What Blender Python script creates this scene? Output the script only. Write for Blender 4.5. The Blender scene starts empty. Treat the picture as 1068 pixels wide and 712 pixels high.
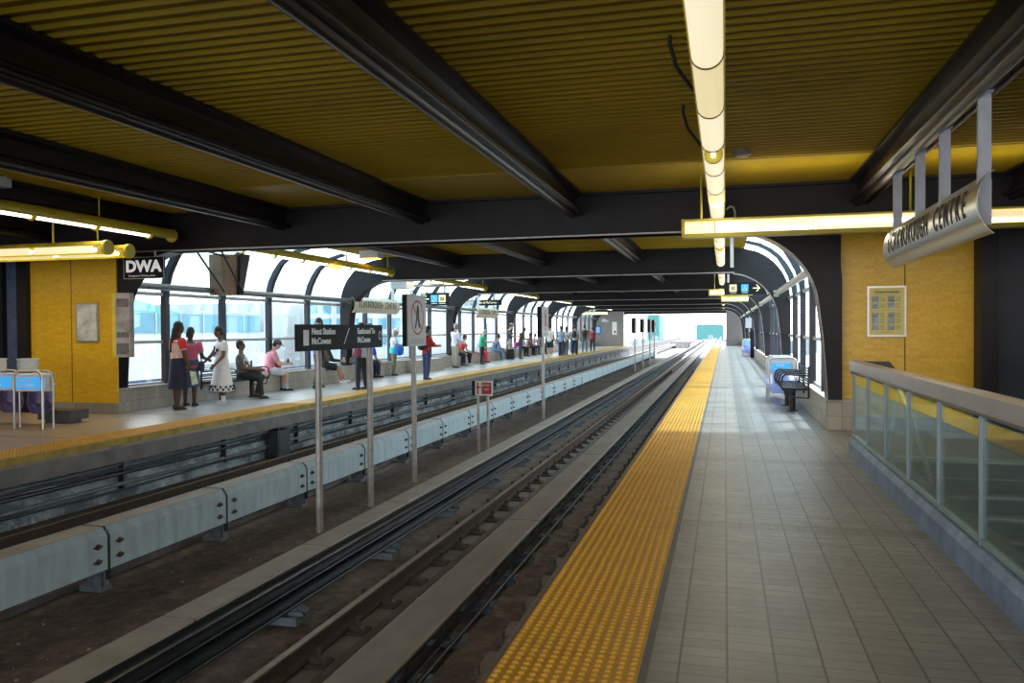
import bpy, bmesh, math, random
from mathutils import Vector, Matrix
random.seed(7)
col = bpy.context.scene.collection
PI = math.pi
BASE = {}      # object -> world point its local origin sits at (for unrotated things)

# ------------------------------------------------------------------ mesh builder
class MB:
    def __init__(s): s.v = []; s.f = []; s.sm = []
    def add(s, vs, fs, sm=False):
        n = len(s.v); s.v += [tuple(p) for p in vs]
        s.f += [tuple(i + n for i in f) for f in fs]; s.sm += [sm] * len(fs); return s
    def box(s, x0, x1, y0, y1, z0, z1):
        if x0 > x1: x0, x1 = x1, x0
        vs = [(x, y, z) for z in (z0, z1) for y in (y0, y1) for x in (x0, x1)]
        return s.add(vs, [(0, 2, 3, 1), (4, 5, 7, 6), (0, 1, 5, 4), (2, 6, 7, 3), (0, 4, 6, 2), (1, 3, 7, 5)])
    def prism(s, prof, axis, a, b, sm=False):
        # closed polygon prof [(p,q)] extruded along axis; x:(y,z) y:(x,z) z:(x,y)
        def P(p, q, t): return {'x': (t, p, q), 'y': (p, t, q), 'z': (p, q, t)}[axis]
        n = len(prof)
        vs = [P(p, q, a) for p, q in prof] + [P(p, q, b) for p, q in prof]
        s.add(vs, [(i, (i + 1) % n, (i + 1) % n + n, i + n) for i in range(n)], sm)
        return s.add(vs, [tuple(range(n))[::-1], tuple(range(n, 2 * n))])
    def sheet(s, prof, axis, a, b, sm=False):
        def P(p, q, t): return {'x': (t, p, q), 'y': (p, t, q), 'z': (p, q, t)}[axis]
        n = len(prof)
        vs = [P(p, q, a) for p, q in prof] + [P(p, q, b) for p, q in prof]
        return s.add(vs, [(i, i + 1, i + 1 + n, i + n) for i in range(n - 1)], sm)
    def cone(s, p0, p1, r0, r1, n=12, sy=1.0, up=None, caps=True):
        p0, p1 = Vector(p0), Vector(p1); d = p1 - p0
        if d.length < 1e-6: return s
        d.normalize()
        u = Vector(up) if up else (Vector((0, 1, 0)) if abs(d.y) < .9 else Vector((1, 0, 0)))
        w = d.cross(u).normalized(); u = w.cross(d).normalized()
        vs = []
        for p, r in ((p0, r0), (p1, r1)):
            for i in range(n):
                a = 2 * PI * i / n
                vs.append(p + u * (r * sy * math.cos(a)) + w * (r * math.sin(a)))
        s.add(vs, [(i, (i + 1) % n, (i + 1) % n + n, i + n) for i in range(n)], True)
        if caps: s.add(vs, [tuple(range(n))[::-1], tuple(range(n, 2 * n))])
        return s
    def tube(s, p0, p1, r, n=12): return s.cone(p0, p1, r, r, n)
    def path(s, pts, r, n=8):
        pts = [Vector(p) for p in pts]
        for i in range(len(pts) - 1):
            s.cone(pts[i], pts[i + 1], r, r, n)
            if 0 < i: s.ell(pts[i], (r, r, r), 8, 5)
        return s
    def ell(s, c, r, n=14, m=9, M=None):
        c = Vector(c); vs = []; fs = []
        if not hasattr(r, '__len__'): r = (r, r, r)
        def T(p):
            p = Vector((p[0] * r[0], p[1] * r[1], p[2] * r[2]))
            return c + (M @ p if M else p)
        vs.append(T((0, 0, 1)))
        for j in range(1, m):
            t = PI * j / m
            for i in range(n):
                a = 2 * PI * i / n
                vs.append(T((math.sin(t) * math.cos(a), math.sin(t) * math.sin(a), math.cos(t))))
        vs.append(T((0, 0, -1))); L = len(vs) - 1
        for i in range(n): fs.append((0, 1 + i, 1 + (i + 1) % n)); fs.append((L, L - n + (i + 1) % n, L - n + i))
        for j in range(m - 2):
            for i in range(n):
                a = 1 + j * n + i; b = 1 + j * n + (i + 1) % n
                fs.append((a, a + n, b + n, b))
        return s.add(vs, fs, True)
    def loft(s, rings, n=18):
        # rings: (centre, rx, ry, tilt matrix or None)
        vs = []
        for c, rx, ry, M in rings:
            for i in range(n):
                a = 2 * PI * i / n
                p = Vector((rx * math.cos(a), ry * math.sin(a), 0)); p = (M @ p) if M else p
                vs.append(Vector(c) + p)
        for k in range(len(rings) - 1):
            s_ = k * n
            s.add(vs[s_:s_ + 2 * n], [(i, (i + 1) % n, (i + 1) % n + n, i + n) for i in range(n)], True)
        s.add(vs[:n], [tuple(range(n))[::-1]]); s.add(vs[-n:], [tuple(range(n))])
        return s
    def build(s, name, mat, parent=None, local=False, smooth=True):
        me = bpy.data.meshes.new(name)
        if parent is None:
            xs = [p[0] for p in s.v]; ys = [p[1] for p in s.v]; zs = [p[2] for p in s.v]
            off = Vector(((min(xs) + max(xs)) / 2, (min(ys) + max(ys)) / 2, min(zs)))
        else:
            off = Vector((0, 0, 0)) if local else BASE.get(parent.name, Vector((0, 0, 0)))
        me.from_pydata([(p[0] - off.x, p[1] - off.y, p[2] - off.z) for p in s.v], [], s.f)
        if smooth: me.polygons.foreach_set('use_smooth', s.sm)
        me.materials.append(mat); me.update()
        o = bpy.data.objects.new(name, me); col.objects.link(o)
        if parent is None: o.location = off
        else: o.parent = parent
        BASE[o.name] = off if not local else Vector((0, 0, 0))
        return o

def tag(o, label=None, cat=None, group=None, kind=None):
    if label: o['label'] = label
    if cat: o['category'] = cat
    if group: o['group'] = group
    if kind: o['kind'] = kind
    return o
def thing(name, loc, label, cat, rz=0, group=None, kind=None):
    o = bpy.data.objects.new(name, None); col.objects.link(o)
    o.location = loc; o.rotation_euler = (0, 0, rz); o.empty_display_size = .1
    BASE[o.name] = Vector(loc)
    return tag(o, label, cat, group, kind)
def struct(name, mb, mat, label=None):
    o = mb.build(name, mat); o['kind'] = 'structure'
    if label: o['label'] = label
    return o
def kids(o): return [c for c in bpy.data.objects if c.parent == o]
def copy_tree(o, loc=None, rz=None, label=None, parent=None):
    c = o.copy(); col.objects.link(c); c.parent = parent
    if loc is not None: c.location = loc
    if rz is not None: c.rotation_euler = (0, 0, rz)
    if label: c['label'] = label
    for k in kids(o): copy_tree(k, parent=c)
    return c

# batch finishing of remeshed meshes and lettering
PEND = []; BEND = {}
def remesh(o, vox, sm=6):
    m = o.modifiers.new('r', 'REMESH'); m.mode = 'VOXEL'; m.voxel_size = vox; m.use_smooth_shade = True
    k = o.modifiers.new('s', 'SMOOTH'); k.iterations = sm; k.factor = .5
    PEND.append(o); return o
def text(body, size, mat, parent, M, name='lettering', sx=1.0, ext=.002, align='LEFT', bold=0.0):
    cu = bpy.data.curves.new(name, 'FONT'); cu.body = body; cu.size = size; cu.extrude = ext
    cu.align_x = align; cu.align_y = 'CENTER'; cu.resolution_u = 3; cu.offset = bold
    cu.materials.append(mat)
    o = bpy.data.objects.new(name, cu); col.objects.link(o); o.parent = parent
    o.matrix_local = M @ Matrix.Diagonal((sx, 1, 1, 1)); PEND.append(o); return o
def face_M(o, normal, parent):
    """matrix placing text at world point o reading toward viewer looking against normal"""
    n = Vector(normal).normalized(); up = Vector((0, 0, 1)); x = up.cross(n).normalized()
    y = n.cross(x)
    M = Matrix((x, y, n)).transposed().to_4x4(); M.translation = Vector(o) - BASE.get(parent.name, Vector())
    return M
def finish():
    bpy.context.view_layer.update()
    dg = bpy.context.evaluated_depsgraph_get()
    new = []
    for o in PEND + [q for q in bpy.data.objects if q.type == 'FONT' and q not in PEND]:
        new.append((o, bpy.data.meshes.new_from_object(o.evaluated_get(dg), depsgraph=dg)))
    for o, me in new:
        if o.type == 'FONT':
            if nmb := BEND.get(o.name):
                bm = bmesh.new(); bm.from_mesh(me)
                for q in range(-7, 8):
                    bmesh.ops.bisect_plane(bm, geom=bm.verts[:] + bm.edges[:] + bm.faces[:], plane_co=(0, q * .022, 0), plane_no=(0, 1, 0))
                bm.to_mesh(me); bm.free()
                for v in me.vertices:
                    a = v.co.y / nmb; rr = nmb + v.co.z; v.co.y = rr * math.sin(a); v.co.z = rr * math.cos(a) - nmb
            nm = o.name; p = o.parent; M = o.matrix_local.copy(); o.name = 'x'
            q = bpy.data.objects.new(nm, me); col.objects.link(q); q.parent = p; q.matrix_local = M
            bpy.data.objects.remove(o)
        else:
            o.modifiers.clear(); o.data = me

# ------------------------------------------------------------------ materials
class NT:
    def __init__(s, name):
        s.m = bpy.data.materials.new(name); s.m.use_nodes = True; s.t = s.m.node_tree
        s.b = s.t.nodes['Principled BSDF']; s.out = s.t.nodes['Material Output']
    def n(s, kind, **kw):
        x = s.t.nodes.new(kind)
        for k, v in kw.items(): setattr(x, k, v)
        return x
    def put(s, sock, v):
        if isinstance(v, bpy.types.NodeSocket): s.t.links.new(v, sock)
        elif v is not None: sock.default_value = v
    def math(s, op, a, b=None, c=None):
        x = s.n('ShaderNodeMath', operation=op)
        s.put(x.inputs[0], a)
        if b is not None: s.put(x.inputs[1], b)
        if c is not None: s.put(x.inputs[2], c)
        return x.outputs[0]
    def pos(s, kind='world'):
        if kind == 'world': v = s.n('ShaderNodeNewGeometry').outputs['Position']
        else: v = s.n('ShaderNodeTexCoord').outputs['Object']
        x = s.n('ShaderNodeSeparateXYZ'); s.t.links.new(v, x.inputs[0]); return v, x.outputs
    def noise(s, vec, scale, detail=4, rough=.6, stretch=None):
        if stretch:
            mp = s.n('ShaderNodeMapping'); s.put(mp.inputs[0], vec); mp.inputs['Scale'].default_value = stretch; vec = mp.outputs[0]
        x = s.n('ShaderNodeTexNoise'); s.put(x.inputs['Vector'], vec); x.inputs['Scale'].default_value = scale
        x.inputs['Detail'].default_value = detail; x.inputs['Roughness'].default_value = rough
        return x.outputs['Fac']
    def white(s, a, b, c=0.0):
        cb = s.n('ShaderNodeCombineXYZ'); s.put(cb.inputs[0], a); s.put(cb.inputs[1], b); s.put(cb.inputs[2], c)
        x = s.n('ShaderNodeTexWhiteNoise'); s.t.links.new(cb.outputs[0], x.inputs[0]); return x.outputs['Value']
    def mix(s, f, a, b):
        x = s.n('ShaderNodeMix', data_type='RGBA')
        s.put(x.inputs[0], f); s.put(x.inputs[6], (*a, 1) if isinstance(a, tuple) else a); s.put(x.inputs[7], (*b, 1) if isinstance(b, tuple) else b)
        return x.outputs[2]
    def rng(s, v, a, b, c=0.0, d=1.0):
        x = s.n('ShaderNodeMapRange'); s.put(x.inputs[0], v)
        for i, k in enumerate((a, b, c, d)): x.inputs[i + 1].default_value = k
        return x.outputs[0]
    def bump(s, h, strength=.3, dist=.01):
        x = s.n('ShaderNodeBump'); x.inputs['Strength'].default_value = strength; x.inputs['Distance'].default_value = dist
        s.put(x.inputs['Height'], h); s.t.links.new(x.outputs[0], s.b.inputs['Normal'])
    def col(s, c): s.put(s.b.inputs['Base Color'], (*c, 1) if isinstance(c, tuple) else c)
    def set(s, **kw):
        for k, v in kw.items(): s.put(s.b.inputs[k.replace('_', ' ')], v)
_m = {}
def P(name, c, rough=.6, metal=0.0, var=.12, scale=6, emis=None, es=0, alpha=None, spec=None, space='object', bump=0, stretch=None):
    if name in _m: return _m[name]
    N = NT(name); v, _ = N.pos(space)
    n = N.noise(v, scale, stretch=stretch)
    lo = tuple(max(0, x * (1 - var)) for x in c); hi = tuple(min(1, x * (1 + var)) for x in c)
    N.col(N.mix(N.rng(n, .3, .7), lo, hi)); N.set(Roughness=rough, Metallic=metal)
    if spec is not None: N.b.inputs['Specular IOR Level'].default_value = spec
    if bump: N.bump(n, bump, .01)
    if emis: N.b.inputs['Emission Color'].default_value = (*emis, 1); N.b.inputs['Emission Strength'].default_value = es
    _m[name] = N.m; return N.m
def fract(N, a, s): return N.math('FRACT', N.math('DIVIDE', a, s))

def mat_floor():
    N = NT('platform floor tile'); v, (x, y, z) = N.pos()
    fx = fract(N, x, .207); fy = fract(N, y, .105)
    gx = N.math('LESS_THAN', fx, .055); gy = N.math('LESS_THAN', fy, .07)
    yy = N.math('SUBTRACT', y, 12.55); fr = fract(N, yy, 3.15)
    band = N.math('LESS_THAN', fr, .0665)
    g2 = N.math('LESS_THAN', fract(N, x, .1035), .09)
    e2 = N.math('LESS_THAN', N.math('ABSOLUTE', N.math('SUBTRACT', fr, .0665)), .003)
    ix = N.math('FLOOR', N.math('DIVIDE', x, .207)); iy = N.math('FLOOR', N.math('DIVIDE', y, .105))
    w = N.white(ix, iy)
    n = N.noise(v, 1.1, 5); n2 = N.noise(v, 14, 3)
    c = N.mix(w, (.215, .215, .222), (.285, .283, .285))
    c = N.mix(N.rng(n, .3, .75), c, (.168, .167, .172))
    bandc = N.mix(n2, (.15, .145, .14), (.20, .19, .18))
    gcol = (.085, .085, .09)
    c1 = N.mix(N.math('MULTIPLY', gy, .75), c, gcol); c1 = N.mix(gx, c1, gcol)
    c2 = N.mix(N.math('MULTIPLY', g2, .8), bandc, gcol)
    c = N.mix(band, c1, c2); c = N.mix(e2, c, gcol)
    N.col(c); N.set(Roughness=N.rng(n2, .2, .8, .33, .55))
    gm = N.math('MAXIMUM', gx, N.math('MULTIPLY', gy, .5)); N.bump(N.math('SUBTRACT', 1.0, gm), .4, .004)
    return N.m
def mat_floor_far():
    N = NT('far platform floor'); v, (x, y, z) = N.pos()
    fx = N.math('LESS_THAN', fract(N, x, .207), .04); w = N.white(N.math('FLOOR', N.math('DIVIDE', x, .207)), N.math('FLOOR', N.math('DIVIDE', y, .105)))
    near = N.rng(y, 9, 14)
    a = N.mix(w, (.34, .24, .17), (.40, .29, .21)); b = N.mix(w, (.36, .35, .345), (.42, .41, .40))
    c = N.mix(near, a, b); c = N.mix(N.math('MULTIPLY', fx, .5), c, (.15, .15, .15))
    band = N.math('LESS_THAN', fract(N, N.math('SUBTRACT', y, 12.55), 3.15), .0665)
    c = N.mix(N.math('MULTIPLY', band, .5), c, (.12, .11, .1))
    N.col(c); N.set(Roughness=.35); return N.m
def mat_tactile(pitch, dome):
    N = NT('yellow tactile tile'); v, (x, y, z) = N.pos()
    n = N.noise(v, 3, 4); n2 = N.noise(v, 40, 3)
    c = N.mix(N.rng(n, .35, .7), (.76, .40, .022), (.62, .32, .028))
    seam = N.math('LESS_THAN', fract(N, y, .61), .012)
    c = N.mix(N.math('MULTIPLY', seam, .6), c, (.35, .2, .03))
    c = N.mix(N.rng(n2, .62, .8, 0, .25), c, (.4, .24, .06))
    N.col(c); N.set(Roughness=.5)
    c = N.mix(N.rng(z, .0125, .0195), N.mix(.45, c, (.30, .15, .01)), c); c = N.mix(N.rng(z, .0175, .0205, 0, .55), c, (.95, .62, .12)) if not dome else c  # shade between domes and highlights on their tops painted into the colour
    N.col(c)
    if dome:
        a = N.math('SUBTRACT', fract(N, x, pitch), .5); b = N.math('SUBTRACT', fract(N, y, pitch), .5)
        r = N.math('SQRT', N.math('ADD', N.math('MULTIPLY', a, a), N.math('MULTIPLY', b, b)))
        N.bump(N.rng(r, .28, .42, 1, 0), .8, .006)
    return N.m
def mat_mosaic():
    N = NT('yellow mosaic wall'); v, (x, y, z) = N.pos()
    fx = N.math('LESS_THAN', fract(N, x, .026), .12); fz = N.math('LESS_THAN', fract(N, z, .026), .12)
    g = N.math('MAXIMUM', fx, fz)
    w = N.white(N.math('FLOOR', N.math('DIVIDE', x, .026)), N.math('FLOOR', N.math('DIVIDE', z, .026)))
    w2 = N.white(N.math('FLOOR', N.math('DIVIDE', x, .15)), N.math('FLOOR', N.math('DIVIDE', z, .05)))
    c = N.mix(N.math('MULTIPLY', N.math('ADD', w, w2), .5), (.58, .335, .010), (.74, .48, .035))
    c = N.mix(N.math('MULTIPLY', g, .35), c, (.33, .2, .03))
    N.col(c); N.set(Roughness=.3); return N.m
def mat_lowwall(name='beige wall tile', a=(.33, .30, .26), b=(.40, .37, .32), sz=.205):
    N = NT(name); v, (x, y, z) = N.pos()
    def ln(c, s): return N.math('LESS_THAN', fract(N, c, s), .045)
    g = N.math('MAXIMUM', ln(y, sz / 2), ln(z, .2))
    w = N.white(N.math('FLOOR', N.math('DIVIDE', y, sz / 2)), N.math('FLOOR', N.math('DIVIDE', z, .2)), N.math('FLOOR', N.math('DIVIDE', x, sz)))
    gx = ln(x, sz)
    N.col(N.mix(N.math('MULTIPLY', N.math('MAXIMUM', g, gx), .6), N.mix(w, a, b), (.1, .09, .09))); N.set(Roughness=.45); return N.m
def mat_ceiling():
    N = NT('olive corrugated deck'); v, (x, y, z) = N.pos()
    n = N.noise(v, .6, 4); n2 = N.noise(v, 9, 3, stretch=(1, 5, 1))
    c = N.mix(N.rng(n, .3, .7), (.36, .238, .010), (.26, .172, .012)); c = N.mix(N.rng(n2, .45, .75, 0, .35), c, (.20, .14, .02))
    N.col(c); N.set(Roughness=.5); N.b.inputs['Specular IOR Level'].default_value = .3; return N.m
def mat_bed():
    N = NT('dirty track bed'); v, (x, y, z) = N.pos()
    n = N.noise(v, .9, 6, .65); n2 = N.noise(v, 7, 5, .7); n3 = N.noise(v, 30, 3)
    c = N.mix(N.rng(n, .35, .65), (.145, .10, .08), (.05, .040, .036)); c = N.mix(N.rng(n2, .45, .7), c, (.21, .15, .12))
    c = N.mix(N.rng(n3, .6, .75, 0, .6), c, (.26, .23, .21))
    sunny = N.rng(y, 55, 80); c = N.mix(sunny, c, (.5, .47, .44))  # far end of the bed blends to pale: sunlight put into its colour
    N.col(c); N.set(Roughness=.8); N.bump(n2, .6, .03); return N.m
def mat_sidewall():
    N = NT('stained concrete wall'); v, (x, y, z) = N.pos()
    n = N.noise(v, 1.6, 6, .7, stretch=(1, 1, 2.2)); n2 = N.noise(v, 6, 4)
    c = N.mix(N.rng(n, .42, .6), (.11, .135, .15), (.40, .46, .50)); c = N.mix(N.rng(n2, .6, .7, 0, .6), c, (.75, .82, .88))
    N.col(c); N.set(Roughness=.75); N.bump(n2, .4, .02); return N.m
def mat_glass(name, tint=(1, 1, 1), refl=.5, ior=1.45, base=0.0, diff=None, dmix=0):
    N = NT(name); t = N.t; t.nodes.remove(N.b)
    tr = N.n('ShaderNodeBsdfTransparent'); tr.inputs[0].default_value = (*tint, 1)
    gl = N.n('ShaderNodeBsdfGlossy'); gl.inputs['Roughness'].default_value = .02
    fr = N.n('ShaderNodeFresnel'); fr.inputs[0].default_value = ior
    v, _ = N.pos(); n = N.noise(v, .7, 2)
    f = N.math('ADD', N.math('MULTIPLY', fr.outputs[0], N.rng(n, .3, .7, refl, min(1, refl * 1.15))), base)
    mx = N.n('ShaderNodeMixShader'); t.links.new(f, mx.inputs[0]); t.links.new(tr.outputs[0], mx.inputs[1]); t.links.new(gl.outputs[0], mx.inputs[2])
    last = mx.outputs[0]
    if diff:
        df = N.n('ShaderNodeBsdfDiffuse'); df.inputs[0].default_value = (*diff, 1)
        tl = N.n('ShaderNodeBsdfTranslucent'); tl.inputs[0].default_value = (*diff, 1)
        a = N.n('ShaderNodeAddShader'); t.links.new(df.outputs[0], a.inputs[0]); t.links.new(tl.outputs[0], a.inputs[1])
        m2 = N.n('ShaderNodeMixShader'); m2.inputs[0].default_value = dmix; t.links.new(last, m2.inputs[1]); t.links.new(a.outputs[0], m2.inputs[2]); last = m2.outputs[0]
    t.links.new(last, N.out.inputs[0]); return N.m

M_floor = mat_floor(); M_ffar = mat_floor_far(); M_tac = mat_tactile(.052, False); M_tac2 = mat_tactile(.052, True)
M_mos = mat_mosaic(); M_low = mat_lowwall(); M_lowtop = P('sill light stone', (.55, .53, .50), .5, space='world')
M_ceil = mat_ceiling(); M_bed = mat_bed(); M_side = mat_sidewall()
M_black = P('black painted steel', (.011, .0095, .013), .5, var=.25, scale=3, space='world', spec=.3)
M_beam = P('dark purlin steel', (.022, .017, .019), .28, var=.5, scale=2.5, space='world', stretch=(6, .4, 6), metal=.35)
M_navy = P('navy steel', (.020, .025, .045), .4, var=.2, scale=3)
M_navyw = P('navy wall panel', (.020, .026, .045), .5, var=.3, scale=1.2, space='world')
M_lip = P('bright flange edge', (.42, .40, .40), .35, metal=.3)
M_alu = P('brushed aluminium', (.62, .60, .58), .32, metal=.85, var=.1, scale=30, stretch=(1, 20, 1))
M_post = P('galvanised pole', (.42, .41, .39), .45, metal=.35, var=.2, scale=12)
M_steel = P('stainless rail', (.40, .33, .30), .33, metal=.85, var=.08, scale=4)
M_whitest = P('pale grey paint', (.55, .58, .64), .4)
M_rust = P('rusty rail side', (.055, .034, .024), .6, var=.35, scale=9, space='world')
M_railtop = P('worn rail head', (.30, .22, .17), .35, metal=.7, var=.2, scale=8, space='world')
M_conc = P('track concrete', (.20, .185, .18), .75, var=.25, scale=3, space='world', bump=.3)
M_plate = P('reaction plate aluminium', (.24, .205, .18), .5, metal=.2, var=.22, scale=2.2, space='world', stretch=(2, .6, 1))
M_cover = P('tan fibre cover', (.33, .30, .265), .6, var=.15, scale=3, space='world')
M_coverb = P('blue grey cover face', (.46, .58, .64), .55, var=.16, scale=2.5, space='world', stretch=(1, 3, .7))
M_covert = P('cover top weathered', (.40, .37, .36), .6, var=.2, scale=3, space='world')
M_dark = P('dark rubber', (.015, .016, .02), .5)
M_cond = P('power rail conductor', (.035, .042, .055), .35, metal=.4, var=.4, scale=4, space='world')
M_brk = P('bluish steel bracket', (.13, .16, .19), .55, var=.3)
M_fas = P('rusted fastener', (.085, .065, .055), .7, var=.35, scale=12)
M_white = P('white enamel', (.8, .8, .8), .4, var=.04)
M_signblk = P('sign black', (.012, .013, .019), .6, var=.1, spec=.2)
M_signtxt = P('sign letter white', (.62, .66, .66), .5, var=.04, emis=(.7, .75, .75), es=.12)
M_dwa = P('sign letter bright', (.8, .82, .82), .5, var=.02, emis=(1, 1, 1), es=.3)
M_red = P('sign red', (.5, .03, .04), .5)
M_ylw = P('yellow lamp housing', (.50, .40, .03), .4, var=.15, scale=5)
M_ylw2 = P('yellow enamel', (.62, .50, .05), .4, var=.1)
M_icoblue = P('icon blue', (.05, .35, .75), .5, emis=(.05, .4, .9), es=.6)
M_icocream = P('icon cream', (.85, .75, .45), .5, emis=(.9, .8, .45), es=.6)
M_tube = P('fluorescent tube', (1, 1, .9), .4, var=0, emis=(1, .96, .74), es=3.2)
M_diff = P('lamp diffuser', (.9, .85, .6), .4, var=.02, emis=(1, .83, .46), es=.72)
M_diffw = P('lamp diffuser pale', (.9, .85, .7), .4, var=.02, emis=(1, .88, .60), es=.85)
M_tungsten = P('warm lamp', (1, .7, .2), .4, var=0, emis=(1, .55, .08), es=3)
M_glass = mat_glass('shelter glass', (.95, 1.0, 1.0), .3)
M_vault = mat_glass('vault glass', (.80, .97, .98), .6, diff=(.75, .95, .95), dmix=.12)
M_bal = mat_glass('balustrade glass', (.74, .88, .90), .55, ior=1.5, base=.0)
M_bag = mat_glass('blue clear bag', (.80, .84, .99), .5, diff=(.36, .42, .62), dmix=.5)
M_stair = P('stair concrete', (.26, .30, .32), .7, var=.25, space='world')
M_nose = P('stair nosing', (.55, .58, .58), .5)
M_skyb = P('pale mall wall', (.42, .46, .475), .8, var=.04, space='world')
M_band = P('mall blue cladding', (.10, .235, .31), .6, var=.10, scale=.6, space='world')
M_roofb = P('mall teal roof', (.12, .33, .32), .6, var=.2, scale=.1, space='world')
M_grnd = P('pale outdoor ground', (.50, .50, .50), .9, var=.1, scale=.2, space='world')
M_barr = P('outdoor barrier', (.035, .05, .085), .9, var=.2, space='world')
M_teal = P('teal tower', (.045, .165, .16), .7, var=.05, space='world')
M_brown = P('brown metal panel', (.14, .085, .055), .45, var=.5, scale=3)
M_litter = P('litter', (.34, .31, .28), .8, var=.4, scale=40)

# ------------------------------------------------------------------ camera
F = 845.0; ROLL = .0067; TH = .25698721796; PT = .01480636986
Rv = Vector((math.cos(TH), math.sin(TH), 0))
Fv = Vector((-math.sin(TH) * math.cos(PT), math.cos(TH) * math.cos(PT), -math.sin(PT)))
Uv = Vector((-math.sin(TH) * math.sin(PT), math.cos(TH) * math.sin(PT), math.cos(PT)))
cr, sr = math.cos(ROLL), math.sin(ROLL)
Rc = Rv * cr - Uv * sr; Uc = Rv * sr + Uv * cr     # small roll, right side up in the frame
cam = bpy.data.cameras.new('camera'); co = bpy.data.objects.new('camera', cam); col.objects.link(co)
Mx = Matrix((Rc, Uc, -Fv)).transposed().to_4x4(); Mx.translation = (0, 0, 1.5); co.matrix_world = Mx
cam.sensor_width = 36; cam.lens = F / 1068 * 36; cam.clip_end = 2000; cam.clip_start = .05
bpy.context.scene.camera = co

# ------------------------------------------------------------------ main dimensions
XR, XL = 1.43, -10.85           # faces of the low walls
ER, EL = -.985, -8.22           # platform edges
MX = lambda x: -9.42 - x        # mirror across the station centre
Y0, BAY, NB = 12.7, 9.45, 6
FR = [Y0 + BAY * k for k in range(NB + 1)]
YEND = 70.6; ZB = 2.94; ZC = 3.62; BED = -.95; RZ = -.73

# ------------------------------------------------------------------ floors
b = MB(); b.box(ER, 1.42, -6, YEND + 6, -.12, 0); b.box(1.42, 1.9, 10.22, YEND, -.12, 0)
b.box(1.9, 5.2, 10.22, 13.6, -.12, 0); b.box(3.55, 5.2, -6, 10.22, -.12, 0); b.box(1.42, 3.55, -6, .5, -.12, 0)
struct('floor', b, M_floor, 'grey brick-tiled near platform floor')
b = MB(); b.box(EL, XL - .4, Y0 - .2, YEND + 4, -.12, 0); b.box(EL, -15, -6, Y0 - .2, -.12, 0); b.box(XL - .4, -15, Y0 - .2, 13.3, -.12, 0)
struct('floor', b, M_ffar, 'pale far platform floor across the tracks')
# platform slabs / under-platform walls
b = MB(); b.box(ER - .0, ER + .5, -6, YEND + 6, -.42, -.12); b.box(ER + .3, ER + .5, -6, YEND + 6, BED, -.42)
struct('wall_right_platform', b, M_conc, 'concrete edge wall under the near platform')
b = MB(); b.box(EL, EL - .5, -6, YEND + 4, -.33, -.12)
struct('trim_1', b, M_conc, 'grey concrete fascia below the far platform edge')
b = MB(); b.box(EL - .38, EL - .7, -6, YEND + 4, BED, -.33)
struct('wall_left_platform', b, M_side, 'stained concrete wall under the far platform')

# tactile strips (domes modelled where they can be seen singly)
def tactile(name, x0, x1, label, ya, yb):
    b = MB(); b.box(x0, x1, -2, 40, 0, .012); b2 = MB(); b2.box(x0, x1, 40, YEND + .5, 0, .012)
    p = .0517; nx = int(round(abs(x1 - x0) / p)); y = ya
    while y < yb:
        for i in range(nx):
            cx_ = min(x0, x1) + p * (i + .5); n = 8; vs = []
            for rr, zz in ((.0185, .012), (.0115, .0205)):
                for k in range(n):
                    a = 2 * PI * k / n; vs.append((cx_ + rr * math.cos(a), y + rr * math.sin(a), zz))
            b.add(vs, [(k, (k + 1) % n, (k + 1) % n + n, k + n) for k in range(n)] + [tuple(range(n, 2 * n))])
        y += p
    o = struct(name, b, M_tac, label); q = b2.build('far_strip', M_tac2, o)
    return o
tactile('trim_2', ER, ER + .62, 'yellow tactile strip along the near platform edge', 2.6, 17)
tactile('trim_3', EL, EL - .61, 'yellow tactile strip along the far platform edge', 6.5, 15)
b = MB(); b.box(EL + .0, EL + .012, -2, YEND, -.075, .012)
struct('trim_4', b, P('faded yellow nosing', (.45, .30, .05), .6, var=.3, space='world'), 'faded yellow nosing of the far platform')
b = MB(); b.box(ER - .012, ER, -2, YEND + 5, -.09, .008)
struct('trim_5', b, P('dark edge rubber', (.10, .09, .10), .4, space='world'), 'dark rubber nosing of the near platform')
b = MB(); b.box(ER + .62, ER + .655, -2, YEND, 0, .006)
struct('trim_6', b, P('dark grout seam', (.11, .11, .12), .6, space='world'), 'dark joint beside the near tactile strip')

# track bed
b = MB(); b.box(EL - .4, ER + .35, -6, 170, BED - .3, BED)
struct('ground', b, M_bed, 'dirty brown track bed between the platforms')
b = MB()
for x in (-1.5, -2.94, -6.17, -7.6): b.box(x - .2, x + .2, -6, 170, BED, BED + .06)
struct('trim_7', b, M_conc, 'low concrete plinths under the rails')

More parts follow.
